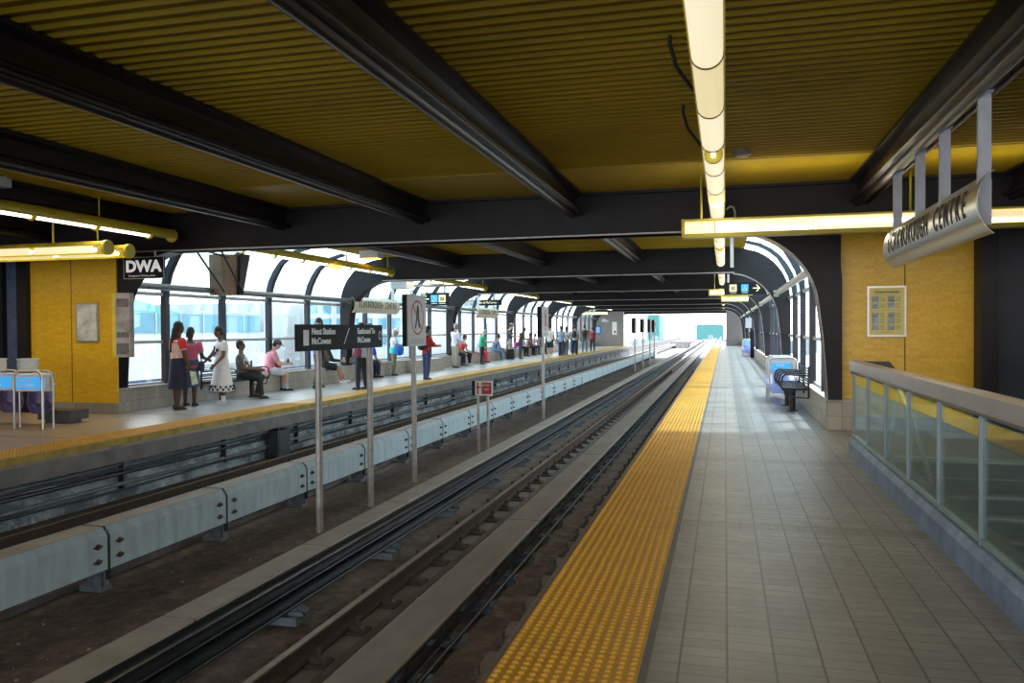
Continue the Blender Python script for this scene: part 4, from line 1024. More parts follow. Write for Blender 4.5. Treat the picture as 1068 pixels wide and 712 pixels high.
# ------------------------------------------------------------------ people
SK = {'dark': (.085, .040, .025), 'brown': (.16, .085, .055), 'tan': (.40, .22, .15), 'light': (.58, .36, .28)}
def cm(c, nm='cloth', rough=.8, var=.12): return P('%s %.2f %.2f %.2f' % (nm, *c), c, rough, var=var, scale=22)
M_hairb = P('black hair', (.012, .010, .010), .5, var=.3, scale=40, stretch=(1, 1, .2)); M_hairg = P('grey hair', (.30, .29, .28), .6, var=.3, scale=40)
M_hairbr = P('brown hair', (.06, .035, .02), .5, var=.3, scale=40)
M_eye = P('eye dark', (.02, .015, .015), .3); M_lipm = P('mouth', (.25, .07, .06), .5)
def rotv(v, lean): # lean about Y axis forward
    return Vector(v)
def rad(a): return math.radians(a)
def person(x, y, face, label, H=1.68, skin='tan', pose='stand', lean=0, head=0, arms=((8, 12), (8, 12)), legs=None, spread=.06,
           top=(.5, .5, .5), sleeve='short', bottom=('pants', (.1, .1, .15)), hair='short', hairm=None, hat=None, shoe=(.03, .03, .03), sock=None,
           girth=1.0, seat=.45, fine=True, out=(.14, .14), extra=None, group=None, z=0.0, armin=(0, 0)):
    s = H / 1.70; g = girth
    t = thing('person', (x, y, z), label, 'person', rz=rad(face), group=group)
    hz = .93 * s if pose == 'stand' else seat + .095
    if legs is None: legs = ((2, 3), (-3, 4)) if pose == 'stand' else ((84, 88), (80, 80))
    if pose == 'stand':
        hz = max((.43 * math.cos(rad(a)) + .42 * math.cos(rad(a - k))) for a, k in legs) * s + .085 * s
    up = Vector((math.sin(rad(lean)), 0, math.cos(rad(lean)))); fw = Vector((math.cos(rad(lean)), 0, -math.sin(rad(lean))))
    Y = Vector((0, 1, 0)); T = Matrix((fw, Y, up)).transposed()
    Pp = Vector((0, 0, hz)); at = lambda a, b=0, c=0: Pp + up * (a * s) + Y * (b * s) + fw * (c * s)
    hd = rad(lean * .4 + head); hu = Vector((math.sin(hd), 0, math.cos(hd))); hf = Vector((math.cos(hd), 0, -math.sin(hd))); HM = Matrix((hf, Y, hu)).transposed()
    neck = at(.50); hc = neck + hu * (.175 * s) + hf * (.025 * s)
    hp = lambda a, b, c: hc + hf * (a * s) + Y * (b * s) + hu * (c * s)
    vox = .011 if fine else .02
    B = MB()
    # head : skull, jaw, nose, ears, brow, neck
    B.ell(hc + hu * .02 * s, (.096 * s, .075 * s, .108 * s), 18, 12, HM); B.ell(hp(.022, 0, -.055), (.068 * s, .056 * s, .07 * s), 16, 10, HM)
    B.ell(hp(.098, 0, -.018), (.018 * s, .013 * s, .026 * s), 8, 6, HM); B.ell(hp(.083, 0, .022), (.018 * s, .05 * s, .012 * s), 10, 6, HM); B.ell(hp(.082, 0, -.062), (.016 * s, .026 * s, .011 * s), 10, 6, HM)
    for q in (-1, 1): B.ell(hp(-.002, .077 * q, -.01), (.018 * s, .011 * s, .032 * s), 8, 6, HM)
    B.cone(at(.44), hc - hu * .05 * s, .060 * s, .052 * s, 14); B.ell(at(.45), (.075 * s, .12 * s, .05 * s), 14, 8, T)
    # trunk
    def trunk(b, k, lo=-.10, hi=.47, belly=0):
        R = [(-.10, .115, .155), (-.02, .122, .168), (.08, .108 + belly, .140 + belly * .6), (.16, .104 + belly, .132 + belly * .5), (.27, .116 + belly * .3, .155), (.36, .114, .172), (.43, .092, .165), (.47, .062, .09)]
        rr = []
        for h, rx, ry in R:
            if lo - 1e-6 <= h <= hi + 1e-6: rr.append((at(h), rx * s * g + k, ry * s * g + k, T))
        b.loft(rr, 20)
    trunk(B, 0)
    fwd0 = Vector((1, 0, 0))
    LJ = []
    for i, q in enumerate((1, -1)):
        a, k = legs[i]; hip = Pp + Y * (.088 * s * q) - up * (.02 * s)
        d1 = Vector((math.sin(rad(a)), spread * q, -math.cos(rad(a)))).normalized(); kn = hip + d1 * .43 * s
        d2 = Vector((math.sin(rad(a - k)), spread * q * .3, -math.cos(rad(a - k)))).normalized(); an = kn + d2 * .42 * s
        if pose == 'sit' and an.z < .07: an.z = .07
        LJ.append((hip, kn, an, q))
        B.ell(hip, .088 * s * g, 14, 9); B.cone(hip, kn, .088 * s * g, .058 * s, 16); B.ell(kn, .058 * s, 12, 8)
        mid = kn + (an - kn) * .3 - fwd0 * .008 * s; B.cone(kn, mid, .055 * s, .058 * s, 14); B.ell(mid, .057 * s, 12, 8); B.cone(mid, an, .056 * s, .036 * s, 14); B.ell(an, .037 * s, 10, 7)
        B.cone(an - Vector((.03 * s, 0, .03 * s)), an + Vector((.13 * s, 0, -.045 * s)), .036 * s, .03 * s, 12)
    AJ = []
    for i, q in enumerate((1, -1)):
        a, e = arms[i]; sh = at(.415, .175 * q * g)
        o_ = out[i]; d1 = Vector((math.sin(rad(a)), o_ * q, -math.cos(rad(a)))).normalized(); el = sh + d1 * .29 * s
        d2 = Vector((math.sin(rad(a + e)), (o_ * .3 - armin[i]) * q, -math.cos(rad(a + e)))).normalized(); wr = el + d2 * .25 * s
        AJ.append((sh, el, wr, q, d2)); r = s * (.5 + .5 * g)
        B.ell(sh, .056 * r, 12, 8); B.cone(sh, el, .052 * r, .040 * r, 14); B.ell(el, .041 * r, 12, 8); B.cone(el, wr, .041 * r, .027 * r, 14)
        # hand: palm, four fingers, thumb
        sd = Vector((-d2.z, 0, d2.x)).normalized() if abs(d2.x) + abs(d2.z) > .1 else fwd0   # thumb side direction
        nrm = d2.cross(sd).normalized()
        pc = wr + d2 * .05 * s; PM = Matrix((sd, nrm, d2)).transposed()
        B.ell(pc, (.040 * s, .020 * s, .055 * s), 12, 8, PM)
        fr_ = .0105 * s
        for j, (off, ln) in enumerate(((.028, .065), (.0095, .075), (-.0095, .07), (-.028, .055))):
            p0 = wr + d2 * .085 * s + sd * off * s * 1.1; p1 = p0 + (d2 + sd * off * 2.5).normalized() * ln * .5 * s; p2 = p1 + (d2 + nrm * (-.45 * q)).normalized() * ln * .55 * s
            B.cone(p0, p1, fr_, fr_ * .95, 8); B.ell(p1, fr_, 8, 5); B.cone(p1, p2, fr_ * .95, fr_ * .8, 8); B.ell(p2, fr_ * .8, 8, 5)
        p0 = wr + d2 * .03 * s + sd * .03 * s; p1 = p0 + (d2 + sd * 1.1).normalized() * .035 * s; p2 = p1 + (d2 + sd * .3).normalized() * .03 * s
        B.cone(p0, p1, fr_ * 1.3, fr_ * 1.1, 8); B.ell(p1, fr_ * 1.1, 8, 5); B.cone(p1, p2, fr_ * 1.1, fr_ * .9, 8)
    mS = P('skin ' + skin, SK[skin], .55, var=.06, scale=8)
    body = remesh(B.build('body', mS, t, local=True), vox, 4)
    # clothes
    vc = .013 if fine else .02
    if top is not None:
        b = MB(); trunk(b, .014, -.10 if bottom[0] != 'dress' else -.10, .43); b.loft([(at(.42), .095 * s * g + .012, .168 * s * g, T), (at(.465), .07 * s, .105 * s, T)], 18)
        for sh, el, wr, q, d2 in AJ:
            r = s * (.5 + .5 * g); b.ell(sh, .066 * r, 12, 8)
            if sleeve != 'none':
                f_ = .62 if sleeve == 'short' else 1; b.cone(sh, sh + (el - sh) * f_, .066 * r, .060 * r, 14)
                if sleeve == 'long': b.ell(el, .056 * r, 12, 8); b.cone(el, el + (wr - el) * .95, .054 * r, .040 * r, 14)
        remesh(b.build('top', cm(top), t, local=True), vc, 3)
    kind, bc = bottom
    if kind in ('pants', 'shorts', 'capri'):
        b = MB(); b.loft([(at(.055), .112 * s * g + .008, .148 * s * g + .008, T), (at(-.02), .126 * s * g + .010, .172 * s * g + .01, T), (at(-.12), .11 * s * g, .155 * s * g, T)], 18)
        for hip, kn, an, q in LJ:
            b.ell(hip, .100 * s * g, 14, 9)
            if kind == 'shorts': b.cone(hip, hip + (kn - hip) * .88, .102 * s * g, .088 * s, 16)
            else:
                b.cone(hip, kn, .100 * s * g, .072 * s, 16); b.ell(kn, .072 * s, 12, 8)
                b.cone(kn, kn + (an - kn) * (.97 if kind == 'pants' else .5), .072 * s, .058 * s, 14)
        remesh(b.build('trousers' if kind == 'pants' else 'shorts', cm(bc), t, local=True), vc, 3)
    elif kind in ('skirt', 'dress', 'longdress'):
        b = MB()
        if pose == 'stand':
            L = {'skirt': .52, 'dress': .50, 'longdress': .66}[kind]; fl = {'skirt': .20, 'dress': .22, 'longdress': .27}[kind]
            rr = [(at(.10), .105 * s * g + .012, .138 * s * g + .012, T), (at(.0), .125 * s * g + .016, .172 * s * g + .016, T)]
            for k in range(1, 6): f_ = k / 5; rr.append((Pp - Vector((0, 0, L * s * f_)), (.135 + (fl - .135) * f_) * s, (.18 + (fl + .02 - .18) * f_) * s, None))
            b.loft(rr, 24)
        else:
            b.loft([(at(.06), .115 * s * g + .01, .15 * s * g + .01, T), (at(-.06), .13 * s * g + .012, .175 * s * g, T)], 18)
            h0, k0 = LJ[0][0], LJ[0][1]; h1, k1 = LJ[1][0], LJ[1][1]
            for hh, kk in ((h0, k0), (h1, k1), ((h0 + h1) / 2, (k0 + k1) / 2)): b.ell(hh, .105 * s, 12, 8); b.cone(hh, hh + (kk - hh) * .85, .105 * s, .095 * s, 14)
        remesh(b.build('skirt', cm(bc), t, local=True), vc, 3)
    # shoes
    for hip, kn, an, q in LJ:
        b = MB(); zf = max(0, an.z - .085 * s); ft = an + Vector((.05 * s, 0, 0))
        b.box(an.x - .065 * s, an.x + .175 * s, an.y - .035 * s, an.y + .035 * s, zf, zf + .018); b.ell((an.x + .045 * s, an.y, zf + .032 * s), (.125 * s, .043 * s, .042 * s), 14, 8); b.ell((an.x - .02 * s, an.y, zf + .05 * s), (.05 * s, .042 * s, .05 * s), 12, 8)
        remesh(b.build('shoe', cm(shoe, 'leather', .5), t, local=True), .012 if fine else .02, 2)
        if sock: b = MB(); b.cone(an + (kn - an) * .30, an - Vector((0, 0, .02)), .052 * s, .046 * s, 14); b.ell(an, .047 * s, 12, 8); b.build('sock', cm(sock), t, local=True)
    # hair and headwear
    hm = hairm or M_hairb
    if hair != 'bald':
        b = MB(); b.ell(hp(-.012, 0, .042), (.100 * s, .086 * s, .100 * s), 16, 10, HM); b.ell(hp(-.045, 0, -.0), (.066 * s, .080 * s, .088 * s), 14, 9, HM)
        if hair == 'long': b.cone(hp(-.07, 0, .02), at(.36, 0, -.13), .068 * s, .055 * s, 12); b.ell(at(.34, 0, -.13), (.05 * s, .06 * s, .08 * s), 10, 7)
        if hair == 'braid': b.cone(hp(-.08, 0, .0), at(.42, 0, -.11), .05 * s, .045 * s, 12); b.cone(at(.42, 0, -.11), at(.22, 0, -.15), .045 * s, .022 * s, 12); b.ell(at(.22, 0, -.15), .03 * s, 8, 6)
        if hair == 'bun': b.ell(hp(-.12, 0, .03), .045 * s, 12, 8)
        if hair == 'bob': b.cone(hp(-.045, 0, .0), hp(-.05, 0, -.11), .082 * s, .07 * s, 14)
        remesh(b.build('hair', hm, t, local=True), .012 if fine else .02, 2)
    if hat:
        kind_, hc_ = hat; b = MB()
        b.ell(hp(-.005, 0, .065), (.108 * s, .092 * s, .082 * s), 16, 9, HM)
        if kind_ == 'cap': b.ell(hp(.12, 0, .06), (.075 * s, .066 * s, .010 * s), 14, 6, HM)
        else: b.ell(hp(0, 0, .045), (.165 * s, .155 * s, .014 * s), 18, 6, HM); b.cone(hp(0, 0, .045), hp(0, 0, .13), .10 * s, .085 * s, 18)
        b.build('hat', cm(hc_), t, local=True)
    if fine:
        for q in (-1, 1): b = MB(); b.ell(hp(.092, .030 * q, .006), (.008 * s, .013 * s, .008 * s), 8, 6, HM); b.build('eye', M_eye, body, local=True)
        b = MB(); b.ell(hp(.094, 0, -.064), (.008 * s, .022 * s, .006 * s), 8, 6, HM); b.build('mouth', M_lipm, body, local=True)
    W = lambda p: Matrix.Rotation(rad(face), 4, 'Z') @ Vector(p) + Vector((x, y, z))
    t_info = dict(t=t, AJ=AJ, LJ=LJ, at=at, W=W, s=s, face=rad(face), T=T, hp=hp)
    return t_info
def wob(pi, mb, name, mat, label, cat, part=None):
    """a carried thing: built in the person's local frame, placed as a top-level object in world coordinates"""
    m = MB(); m.f = mb.f; m.sm = mb.sm; m.v = [tuple(pi['W'](v)) for v in mb.v]
    return tag(m.build(name, mat), label, cat)
def handpt(pi, i, d=.09): sh, el, wr, q, d2 = pi['AJ'][i]; return wr + d2 * d
def handbag(pi, c, sx, sy, sz, mat, label, cat='bag', strap=None, name='handbag'):
    b = MB(); c = Vector(c); b.ell(c, (sx, sy, sz), 14, 9); b.cone(c - Vector((0, 0, sz * .7)), c + Vector((0, 0, sz * .6)), sx * .9, sx * .75, 14, sy=sy / sx if sx else 1, up=(0, 1, 0))
    if strap: b.path([c + Vector((0, 0, sz * .8))] + [Vector(p) for p in strap], .012)
    return wob(pi, b, name, mat, label, cat)
def phone(pi, i, label, col_=(.02, .02, .02), sz=(.005, .036, .07)):
    h = handpt(pi, i, .10); b = MB(); b.box(h.x - .02, h.x + .02 + sz[0], h.y - sz[1], h.y + sz[1], h.z + .0, h.z + sz[2] * 1.6); return wob(pi, b, 'phone', cm(col_, 'device', .3), label, 'phone')
def backpack(pi, colr, label):
    at = pi['at']; b = MB(); c = at(.24, 0, -.21); b.ell(c, (.11, .15, .22), 16, 10); b.ell(at(.12, 0, -.26), (.06, .12, .10), 12, 8)
    for q in (-1, 1): b.path([at(.40, .10 * q, -.16), at(.475, .11 * q, -.02), at(.40, .12 * q, .12), at(.22, .13 * q, .13), at(.1, .13 * q, -.12)], .018, 6)
    return wob(pi, b, 'backpack', cm(colr, 'pack'), label, 'backpack')

# 1 woman with braid, red-shouldered white top, navy skirt
p = person(-10.19, 13.45, 62, 'person with black braid in red and white top and dark navy skirt, standing with papers', 1.66, 'dark', arms=((-4, 8), (6, 14)), top=(.80, .58, .54), sleeve='short', bottom=('skirt', (.018, .022, .055)), hair='braid', shoe=(.015, .012, .012), girth=1.08)
b = MB(); at = p['at']; b.loft([(at(.33), .122 * 1.08, .181 * 1.08, p['T']), (at(.40), .118 * 1.06, .182 * 1.06, p['T']), (at(.46), .085, .125, p['T'])], 20)
for sh, el, wr, q, d2 in p['AJ']: b.ell(sh, .072, 12, 8); b.cone(sh, sh + (el - sh) * .55, .073, .068, 14)
remesh(b.build('red_yoke', cm((.72, .045, .05)), p['t'], local=True), .013, 2)
h = handpt(p, 1, .12); b = MB(); b.add([(h.x - .05, h.y - .02, h.z + .05), (h.x + .07, h.y - .02, h.z + .03), (h.x + .11, h.y - .04, h.z - .19), (h.x - .01, h.y - .04, h.z - .21), (h.x - .05, h.y - .03, h.z + .05), (h.x + .07, h.y - .03, h.z + .03), (h.x + .10, h.y - .05, h.z - .20), (h.x - .02, h.y - .05, h.z - .22)], [(0, 1, 2, 3), (7, 6, 5, 4), (0, 4, 5, 1), (1, 5, 6, 2), (2, 6, 7, 3), (3, 7, 4, 0)])
wob(p, b, 'papers', P('papers pale green', (.62, .68, .50), .6, var=.3, scale=10), 'pale green and white papers held by the woman in the navy skirt', 'papers')
# 2 woman in pink
p = person(-10.44, 14.15, 100, 'person with black hair in a pink top and grey-blue skirt, standing behind the navy skirt', 1.56, 'dark', head=8, arms=((4, 20), (14, 62)), top=(.62, .13, .25), bottom=('skirt', (.08, .10, .17)), hair='bob', shoe=(.02, .015, .015), girth=1.2)
handbag(p, p['at'](-.07, -.24, .05), .10, .05, .12, cm((.03, .035, .07), 'leather'), 'small navy shoulder bag on the woman in pink', strap=[p['at'](.3, -.22, .0), p['at'](.44, -.16, 0)])
# 3 woman in white dress
p = person(-10.08, 14.69, -128, 'person in a long white dress with black floral print, white boots, facing the two women', 1.58, 'brown', head=12, arms=((10, 35), (26, 18)), out=(.2, .3), top=(.80, .78, .80), bottom=('longdress', (.80, .78, .80)), hair='short', shoe=(.75, .75, .78), sock=(.75, .75, .78), girth=1.1)
P0 = Vector((0, 0, 0)); s_ = p['s']; hz_ = p['at'](0).z; b = MB()
for zz, r0, r1 in ((hz_ - .66 * s_, .272, .29), (hz_ - .52 * s_, .245, .262)):
    b.cone((0, 0, zz - .005), (0, 0, zz + .018), r1 * s_, (r1 - .004) * s_, 28)
remesh(b.build('hem_band', cm((.03, .03, .05)), p['t'], local=True), .014, 1)
b = MB()
for row, zz, rr in ((0, hz_ - .60 * s_, .266), (1, hz_ - .545 * s_, .255)):
    for k in range(14): a = 2 * PI * (k + .5 * row) / 14; b.ell((rr * s_ * math.cos(a), (rr + .018) * s_ * math.sin(a), zz), (.026, .026, .026), 8, 6)
b.build('hem_squares', cm((.03, .03, .05)), p['t'], local=True)
b = MB()
for a_, h_, r_ in ((-.9, .30, .05), (-.5, .24, .055), (-.2, .32, .045), (.5, .27, .05), (-.7, .16, .06), (-1.3, .20, .05), (-1.1, .38, .035), (.1, .20, .035)): 
    c = p['at'](h_, .163 * math.sin(a_) * 1.08, .135 * math.cos(a_) * 1.05); b.ell(c, (r_ * .6, r_, r_ * .8), 10, 7)
b.build('flower_print', cm((.04, .04, .07)), p['t'], local=True)
# 4 seated floral
p = person(-10.42, 15.95, 20, 'person in black and white floral top and black trousers seated on the black bench', 1.60, 'brown', 'sit', lean=-4, head=-6, arms=((28, 50), (22, 62)), armin=(.3, .3), legs=((82, 100), (78, 72)), top=(.10, .10, .10), bottom=('pants', (.015, .015, .018)), hair='short', shoe=(.02, .02, .02), seat=.45)
b = MB()
for k in range(16): a_ = random.uniform(-1.6, 1.6); h_ = random.uniform(.06, .42); c = p['at'](h_, .172 * math.sin(a_), .125 * math.cos(a_)); b.ell(c, (.03, .038, .03), 8, 5)
b.build('flower_print', cm((.75, .75, .72)), p['t'], local=True)
handbag(p, p['at'](.0, -.02, .28), .17, .12, .12, cm((.02, .02, .022), 'leather'), 'large black bag with red patch on the lap of the bench sitter')
b = MB(); b.ell(p['at'](.06, .0, .20), (.05, .09, .05)); wob(p, b, 'red_pouch', cm((.65, .05, .06)), 'small red pouch on top of the black lap bag', 'pouch')
# 5 man in pink with cap
p = person(-10.98, 17.95, 48, 'person in pink tee, white shorts and dark cap seated with a phone', 1.66, 'light', 'sit', lean=12, head=26, arms=((24, 66), (20, 70)), armin=(.25, .25), top=(.70, .28, .36), bottom=('shorts', (.66, .68, .78)), hair='short', hat=('cap', (.09, .085, .10)), shoe=(.02, .02, .025), sock=(.5, .5, .5), girth=1.15)
phone(p, 0, 'black phone in the hands of the man in pink'); handbag(p, p['at'](.16, -.02, .21), .07, .11, .13, cm((.50, .04, .04), 'leather'), 'red and black sling bag across the man in pink', strap=[p['at'](.36, .1, .14), p['at'](.47, .14, .0)])
# 6 man behind the sign
p = person(-10.3, 19.25, 60, 'person in a blue-violet shirt and navy trousers standing behind the next-station sign', 1.80, 'brown', arms=((4, 10), (2, 12)), top=(.20, .22, .48), bottom=('pants', (.02, .022, .05)), hair='short', shoe=(.015, .015, .02), legs=((6, 4), (-10, 4)))
# 7 seated woman in black, bare legs
p = person(-10.95, 20.75, 38, 'person in black top and skirt seated, bare legs stretched out, white sneakers', 1.66, 'tan', 'sit', lean=14, head=15, arms=((20, 62), (22, 60)), armin=(.25, .25), legs=((82, 52), (78, 68)), spread=.10, top=(.02, .02, .022), sleeve='long', bottom=('skirt', (.015, .015, .018)), hair='long', shoe=(.7, .7, .7))
phone(p, 1, 'phone held by the seated woman with bare legs', (.5, .5, .5))
# 8 man in dark trousers near pole
p = person(-8.95, 18.96, 175, 'person in pale blue shirt and black trousers standing half hidden behind the sign pole', 1.66, 'brown', arms=((5, 20), (8, 60)), top=(.45, .50, .60), bottom=('pants', (.02, .025, .04)), hair='short', legs=((5, 5), (-3, 3)))
handbag(p, p['at'](.05, .27, -.05), .11, .06, .14, cm((.22, .04, .08), 'leather'), 'maroon shoulder bag on the man beside the sign pole', strap=[p['at'](.3, .24, .0), p['at'](.44, .16, 0)])
# 9, 10 seated blue and grey
p = person(-11.0, 23.55, 50, 'person in a bright blue shirt and dark jeans leaning forward on the low wall', 1.72, 'tan', 'sit', lean=32, head=10, arms=((8, 46), (12, 42)), armin=(.2, .2), top=(.03, .07, .50), sleeve='short', bottom=('pants', (.02, .03, .07)), hair='short', shoe=(.02, .02, .02))
p = person(-11.0, 22.75, 40, 'person in grey hoodie and grey trousers seated beside the bright blue shirt', 1.66, 'tan', 'sit', lean=15, head=10, arms=((25, 50), (25, 50)), armin=(.2, .2), top=(.12, .13, .19), sleeve='long', bottom=('pants', (.10, .11, .14)), hair='short', shoe=(.03, .03, .03))
# 11 bucket hat
p = person(-10.61, 24.97, 40, 'person in white bucket hat, white-teal top and olive trousers standing reading', 1.54, 'tan', head=18, arms=((18, 78), (18, 78)), armin=(.35, .35), top=(.62, .74, .74), bottom=('pants', (.17, .15, .11)), hair='short', hairm=M_hairg, hat=('bucket', (.78, .78, .80)), shoe=(.04, .03, .03))
b = MB(); at = p['at']; b.loft([(at(-.12), .14, .185, p['T']), (at(.0), .138, .184, p['T']), (at(.1), .128, .162, p['T'])], 18); remesh(b.build('teal_hem', cm((.03, .50, .52)), p['t'], local=True), .013, 2)
handbag(p, p['at'](.0, -.30, .12), .15, .10, .19, cm((.03, .15, .62), 'bag'), 'bright blue bag carried by the person in the bucket hat')
# 12 woman in red
p = person(-8.76, 23.12, 62, 'person in a red top and blue jeans standing near the far edge with a phone', 1.60, 'tan', head=14, arms=((22, 66), (24, 64)), armin=(.2, .2), top=(.55, .035, .035), sleeve='long', bottom=('pants', (.045, .06, .17)), hair='bob', shoe=(.02, .02, .025), legs=((4, 4), (-4, 4)), girth=.92)
phone(p, 0, 'phone in the hand of the woman in the red top')
backpack(p, (.02, .02, .035), 'black backpack worn by the woman in the red top')
# 13 old man white shirt
p = person(-10.32, 30.44, 55, 'person with grey hair in a pale lilac shirt and khaki trousers standing in profile', 1.72, 'tan', head=6, arms=((16, 40), (18, 36)), top=(.66, .66, .82), sleeve='long', bottom=('pants', (.34, .31, .25)), hair='short', hairm=M_hairg, shoe=(.06, .05, .04), girth=1.1)
# seated pair
p = person(-10.85, 31.9, 40, 'person in a tan and green cardigan seated left of the person in red', 1.6, 'tan', 'sit', lean=12, head=10, arms=((10, 48), (14, 46)), top=(.30, .16, .09), sleeve='long', bottom=('pants', (.03, .035, .08)), hair='bob', shoe=(.1, .1, .12))
p = person(-10.85, 32.7, 45, 'person in a red top and black trousers seated beside the tan and green cardigan', 1.64, 'tan', 'sit', lean=16, head=8, arms=((10, 48), (14, 46)), top=(.50, .04, .06), bottom=('pants', (.015, .015, .02)), hair='short', shoe=(.55, .55, .58), legs=((84, 70), (80, 88)))
# green tee
p = person(-10.26, 33.89, 30, 'person in a green tee and black trousers standing reading a white paper', 1.50, 'light', head=28, lean=6, arms=((24, 64), (24, 64)), armin=(.2, .2), top=(.03, .40, .22), bottom=('pants', (.02, .02, .025)), hair='short', hairm=M_hairg, girth=1.2)
h = handpt(p, 1, .12); b = MB(); b.box(h.x - .1, h.x + .14, h.y - .05, h.y + .25, h.z, h.z + .02); wob(p, b, 'newspaper', M_white, 'open white paper in the hands of the person in green', 'newspaper')
p = person(-10.85, 35.2, 40, 'person in a white top and bright coral-pink trousers seated on the low wall', 1.58, 'tan', 'sit', lean=14, head=16, arms=((26, 60), (26, 60)), top=(.7, .7, .72), bottom=('pants', (.78, .08, .14)), hair='short', shoe=(.03, .03, .05), girth=1.1)
p = person(-10.95, 38.0, 40, 'person in a grey-blue jacket and pale blue jeans seated leaning forward', 1.7, 'tan', 'sit', lean=28, head=6, arms=((10, 50), (14, 48)), top=(.12, .14, .24), sleeve='long', bottom=('pants', (.14, .26, .46)), hair='short', shoe=(.3, .35, .4), legs=((80, 60), (80, 70)))
p = person(-10.55, 39.7, 35, 'person in grey cap, black and yellow tee and khaki shorts standing', 1.80, 'light', head=22, arms=((16, 74), (14, 76)), armin=(.2, .2), top=(.03, .03, .06), bottom=('shorts', (.34, .30, .24)), hair='short', hat=('cap', (.32, .32, .34)), shoe=(.3, .3, .3), sock=(.5, .5, .5))
b = MB(); at = p['at']
for q in (-1, 1): b.loft([(at(.30, .17 * q, .0), .06, .03, p['T']), (at(.45, .15 * q, .0), .06, .05, p['T'])], 12)
b.build('yellow_shoulder', cm((.62, .66, .05)), p['t'], local=True)
handbag(p, (-.05, .36, .36), .16, .12, .17, cm((.72, .30, .34), 'bag'), 'pale pink bag beside the legs of the man in the cap')
p = person(-10.11, 40.2, 35, 'person in dark cap and brown vest top standing with bent head', 1.60, 'brown', head=28, lean=10, arms=((20, 70), (20, 70)), armin=(.2, .2), top=(.05, .045, .06), sleeve='none', bottom=('pants', (.05, .06, .10)), hair='short', hat=('cap', (.04, .045, .08)), shoe=(.1, .08, .06))
handbag(p, (-.12, .30, .72), .13, .10, .15, cm((.72, .06, .50), 'bag'), 'bright magenta bag at the side of the person in the vest top')
b = MB(); b.box(-10.55, -10.2, 38.95, 39.3, .03, .52); b.tube((-10.5, 39.1, .5), (-10.5, 39.1, .75), .012, 6); b.tube((-10.25, 39.1, .5), (-10.25, 39.1, .75), .012, 6); b.box(-10.52, -10.23, 39.08, 39.12, .75, .77)
for xx in (-10.5, -10.25): b.tube((xx, 39.0, .03), (xx + .03, 39.0, .03), .03, 10)
tag(b.build('suitcase', cm((.02, .02, .025), 'case')), 'black suitcase on the far platform between the capped man and the magenta bag', 'suitcase')
FP = dict(fine=False)
for (x, y, f, lab, H, sk, tp, bt) in ((-10.95, 43.6, 50, 'person in a white top seated furthest left of the distant group', 1.6, 'tan', (.6, .6, .62), (.02, .02, .03)),
        (-10.95, 45.2, 40, 'person in a dark patterned top seated in the middle of the distant group', 1.6, 'brown', (.16, .09, .09), (.02, .02, .03)),
        (-10.95, 46.6, 60, 'person in pale pink seated second from right of the distant group', 1.55, 'tan', (.62, .42, .42), (.03, .03, .05)),
        (-10.95, 48.2, 50, 'person in charcoal seated at the right end of the distant group', 1.62, 'brown', (.07, .07, .09), (.04, .03, .03))):
    person(x, y, f, lab, H, sk, 'sit', lean=14, head=10, arms=((12, 56), (16, 50)), top=tp, bottom=('pants', bt), **FP)
person(-8.73, 40.97, 75, 'person in a white tee, black shorts and white sneakers at the platform edge', 1.72, 'light', arms=((8, 50), (8, 30)), top=(.78, .78, .78), bottom=('shorts', (.02, .02, .03)), shoe=(.75, .75, .75), sock=(.6, .6, .6), **FP)
for i, (x, y, f, lab, H, sk, tp, bt) in enumerate(((-9.1, 42.6, 80, 'person in a grey-blue tee right behind the white tee and black shorts', 1.66, 'tan', (.30, .40, .52), (.04, .05, .09)),
        (-8.8, 44.3, 70, 'person in a light blue shirt and dark jeans in the standing crowd', 1.60, 'tan', (.20, .32, .50), (.03, .04, .08)),
        (-8.75, 45.4, 60, 'person in a white blouse and dark skirt-like trousers in the middle of the crowd', 1.60, 'brown', (.60, .60, .56), (.06, .07, .07)),
        (-9.3, 46.6, 60, 'person in a grey vest standing at the back of the crowd', 1.66, 'brown', (.16, .17, .20), (.02, .02, .03)),
        (-8.45, 46.6, 90, 'person in a white shirt with dark pack straps in the crowd', 1.72, 'tan', (.55, .58, .62), (.02, .02, .03)),
        (-8.9, 48.8, 75, 'person in a violet headscarf and navy clothes at the right of the crowd', 1.68, 'brown', (.05, .06, .14), (.02, .03, .08)),
        (-9.4, 51.0, 75, 'person in blue jeans at the rear right of the crowd', 1.62, 'tan', (.10, .16, .26), (.07, .16, .34)),
        (-8.8, 52.0, 100, 'person in an olive top with backpack, left of the far pair', 1.72, 'tan', (.16, .15, .08), (.14, .18, .24)),
        (-8.5, 53.4, 90, 'person in a dark red top and navy trousers, right of the far pair', 1.60, 'tan', (.32, .05, .06), (.02, .03, .06)))):
    q = person(x, y, f, lab, H, sk, 'stand', head=8, arms=((10 + 6 * (i % 3), 50 - 12 * (i % 4)), (8, 30 + 10 * (i % 3))), armin=(.15, .15), top=tp, sleeve='short', bottom=('pants', bt), hat=('cap', (.16, .10, .34)) if i == 5 else None, **FP)
    if i in (4, 7): backpack(q, (.03, .03, .035), 'dark backpack worn in the crowd by the person in %s' % ('the white shirt' if i == 4 else 'the olive top'))


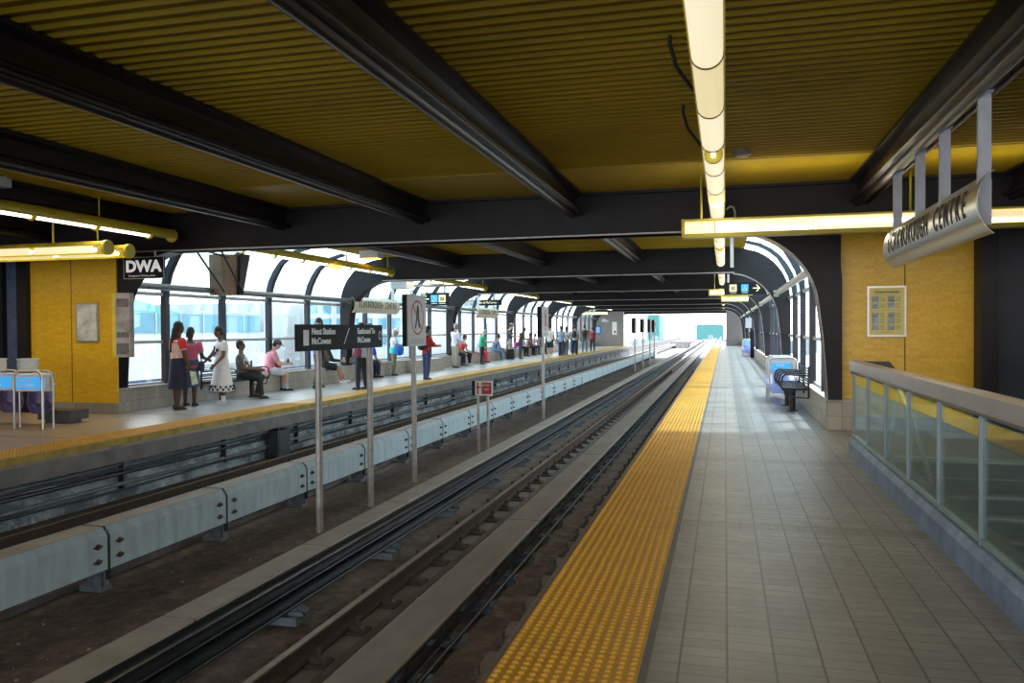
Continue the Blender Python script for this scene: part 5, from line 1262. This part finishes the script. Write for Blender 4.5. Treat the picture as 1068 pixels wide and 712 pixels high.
# ------------------------------------------------------------------ light
def area(loc, rot, sx, sy, e, c=(1, .9, .68)):
    l = bpy.data.lights.new('lamp', 'AREA'); l.shape = 'RECTANGLE'; l.size = sx; l.size_y = sy; l.energy = e; l.color = c
    o = bpy.data.objects.new('lamp', l); col.objects.link(o); o.location = loc; o.rotation_euler = rot; return o
area((-.10, 5, 3.05), (0, 0, 0), .15, 14, 55)
area((2.3, 10.7, 2.64), (0, 0, 0), 5.4, .18, 50)
area((2.3, 10.95, 2.98), (PI, 0, 0), 5.4, .18, 26)
area((-11.8, 10.8, 2.66), (0, 0, 0), 5.4, .3, 45, (1, .8, .45))
area((-9.35, 7, 3.04), (0, 0, 0), .12, 9, 25)
for k in range(0, NB):
    area((-.10, FR[k] + 4.7, 3.05), (0, 0, 0), .12, 8, 30); area((-9.3, FR[k] + 4.7, 3.03), (0, 0, 0), .12, 8, 30)
sun = bpy.data.lights.new('sun', 'SUN'); sun.energy = 5.0; sun.angle = math.radians(4); sun.color = (1, .96, .9)
so = bpy.data.objects.new('sun', sun); col.objects.link(so)
d = Vector((.42, .35, 1.0)).normalized(); so.rotation_euler = d.to_track_quat('Z', 'Y').to_euler()
w = bpy.data.worlds.new('world'); bpy.context.scene.world = w; w.use_nodes = True; nt_ = w.node_tree
bg = nt_.nodes['Background']; tc = nt_.nodes.new('ShaderNodeTexCoord'); sp = nt_.nodes.new('ShaderNodeSeparateXYZ'); rp = nt_.nodes.new('ShaderNodeValToRGB')
nt_.links.new(tc.outputs['Generated'], sp.inputs[0]); nt_.links.new(sp.outputs[2], rp.inputs[0]); nt_.links.new(rp.outputs[0], bg.inputs[0])
rp.color_ramp.elements[0].color = (1.0, 1.0, 1.0, 1); rp.color_ramp.elements[1].color = (.62, .82, 1.0, 1); rp.color_ramp.elements[0].position = .05; rp.color_ramp.elements[1].position = .8
bg.inputs[1].default_value = 4.8

finish()
sc = bpy.context.scene
sc.view_settings.view_transform = 'Standard'; sc.view_settings.look = 'None'; sc.view_settings.exposure = 0; sc.view_settings.gamma = 1
sc.cycles.use_denoising = True; sc.cycles.max_bounces = 8; sc.cycles.transparent_max_bounces = 24; sc.cycles.sample_clamp_indirect = 6
sc.cycles.caustics_reflective = False; sc.cycles.caustics_refractive = False
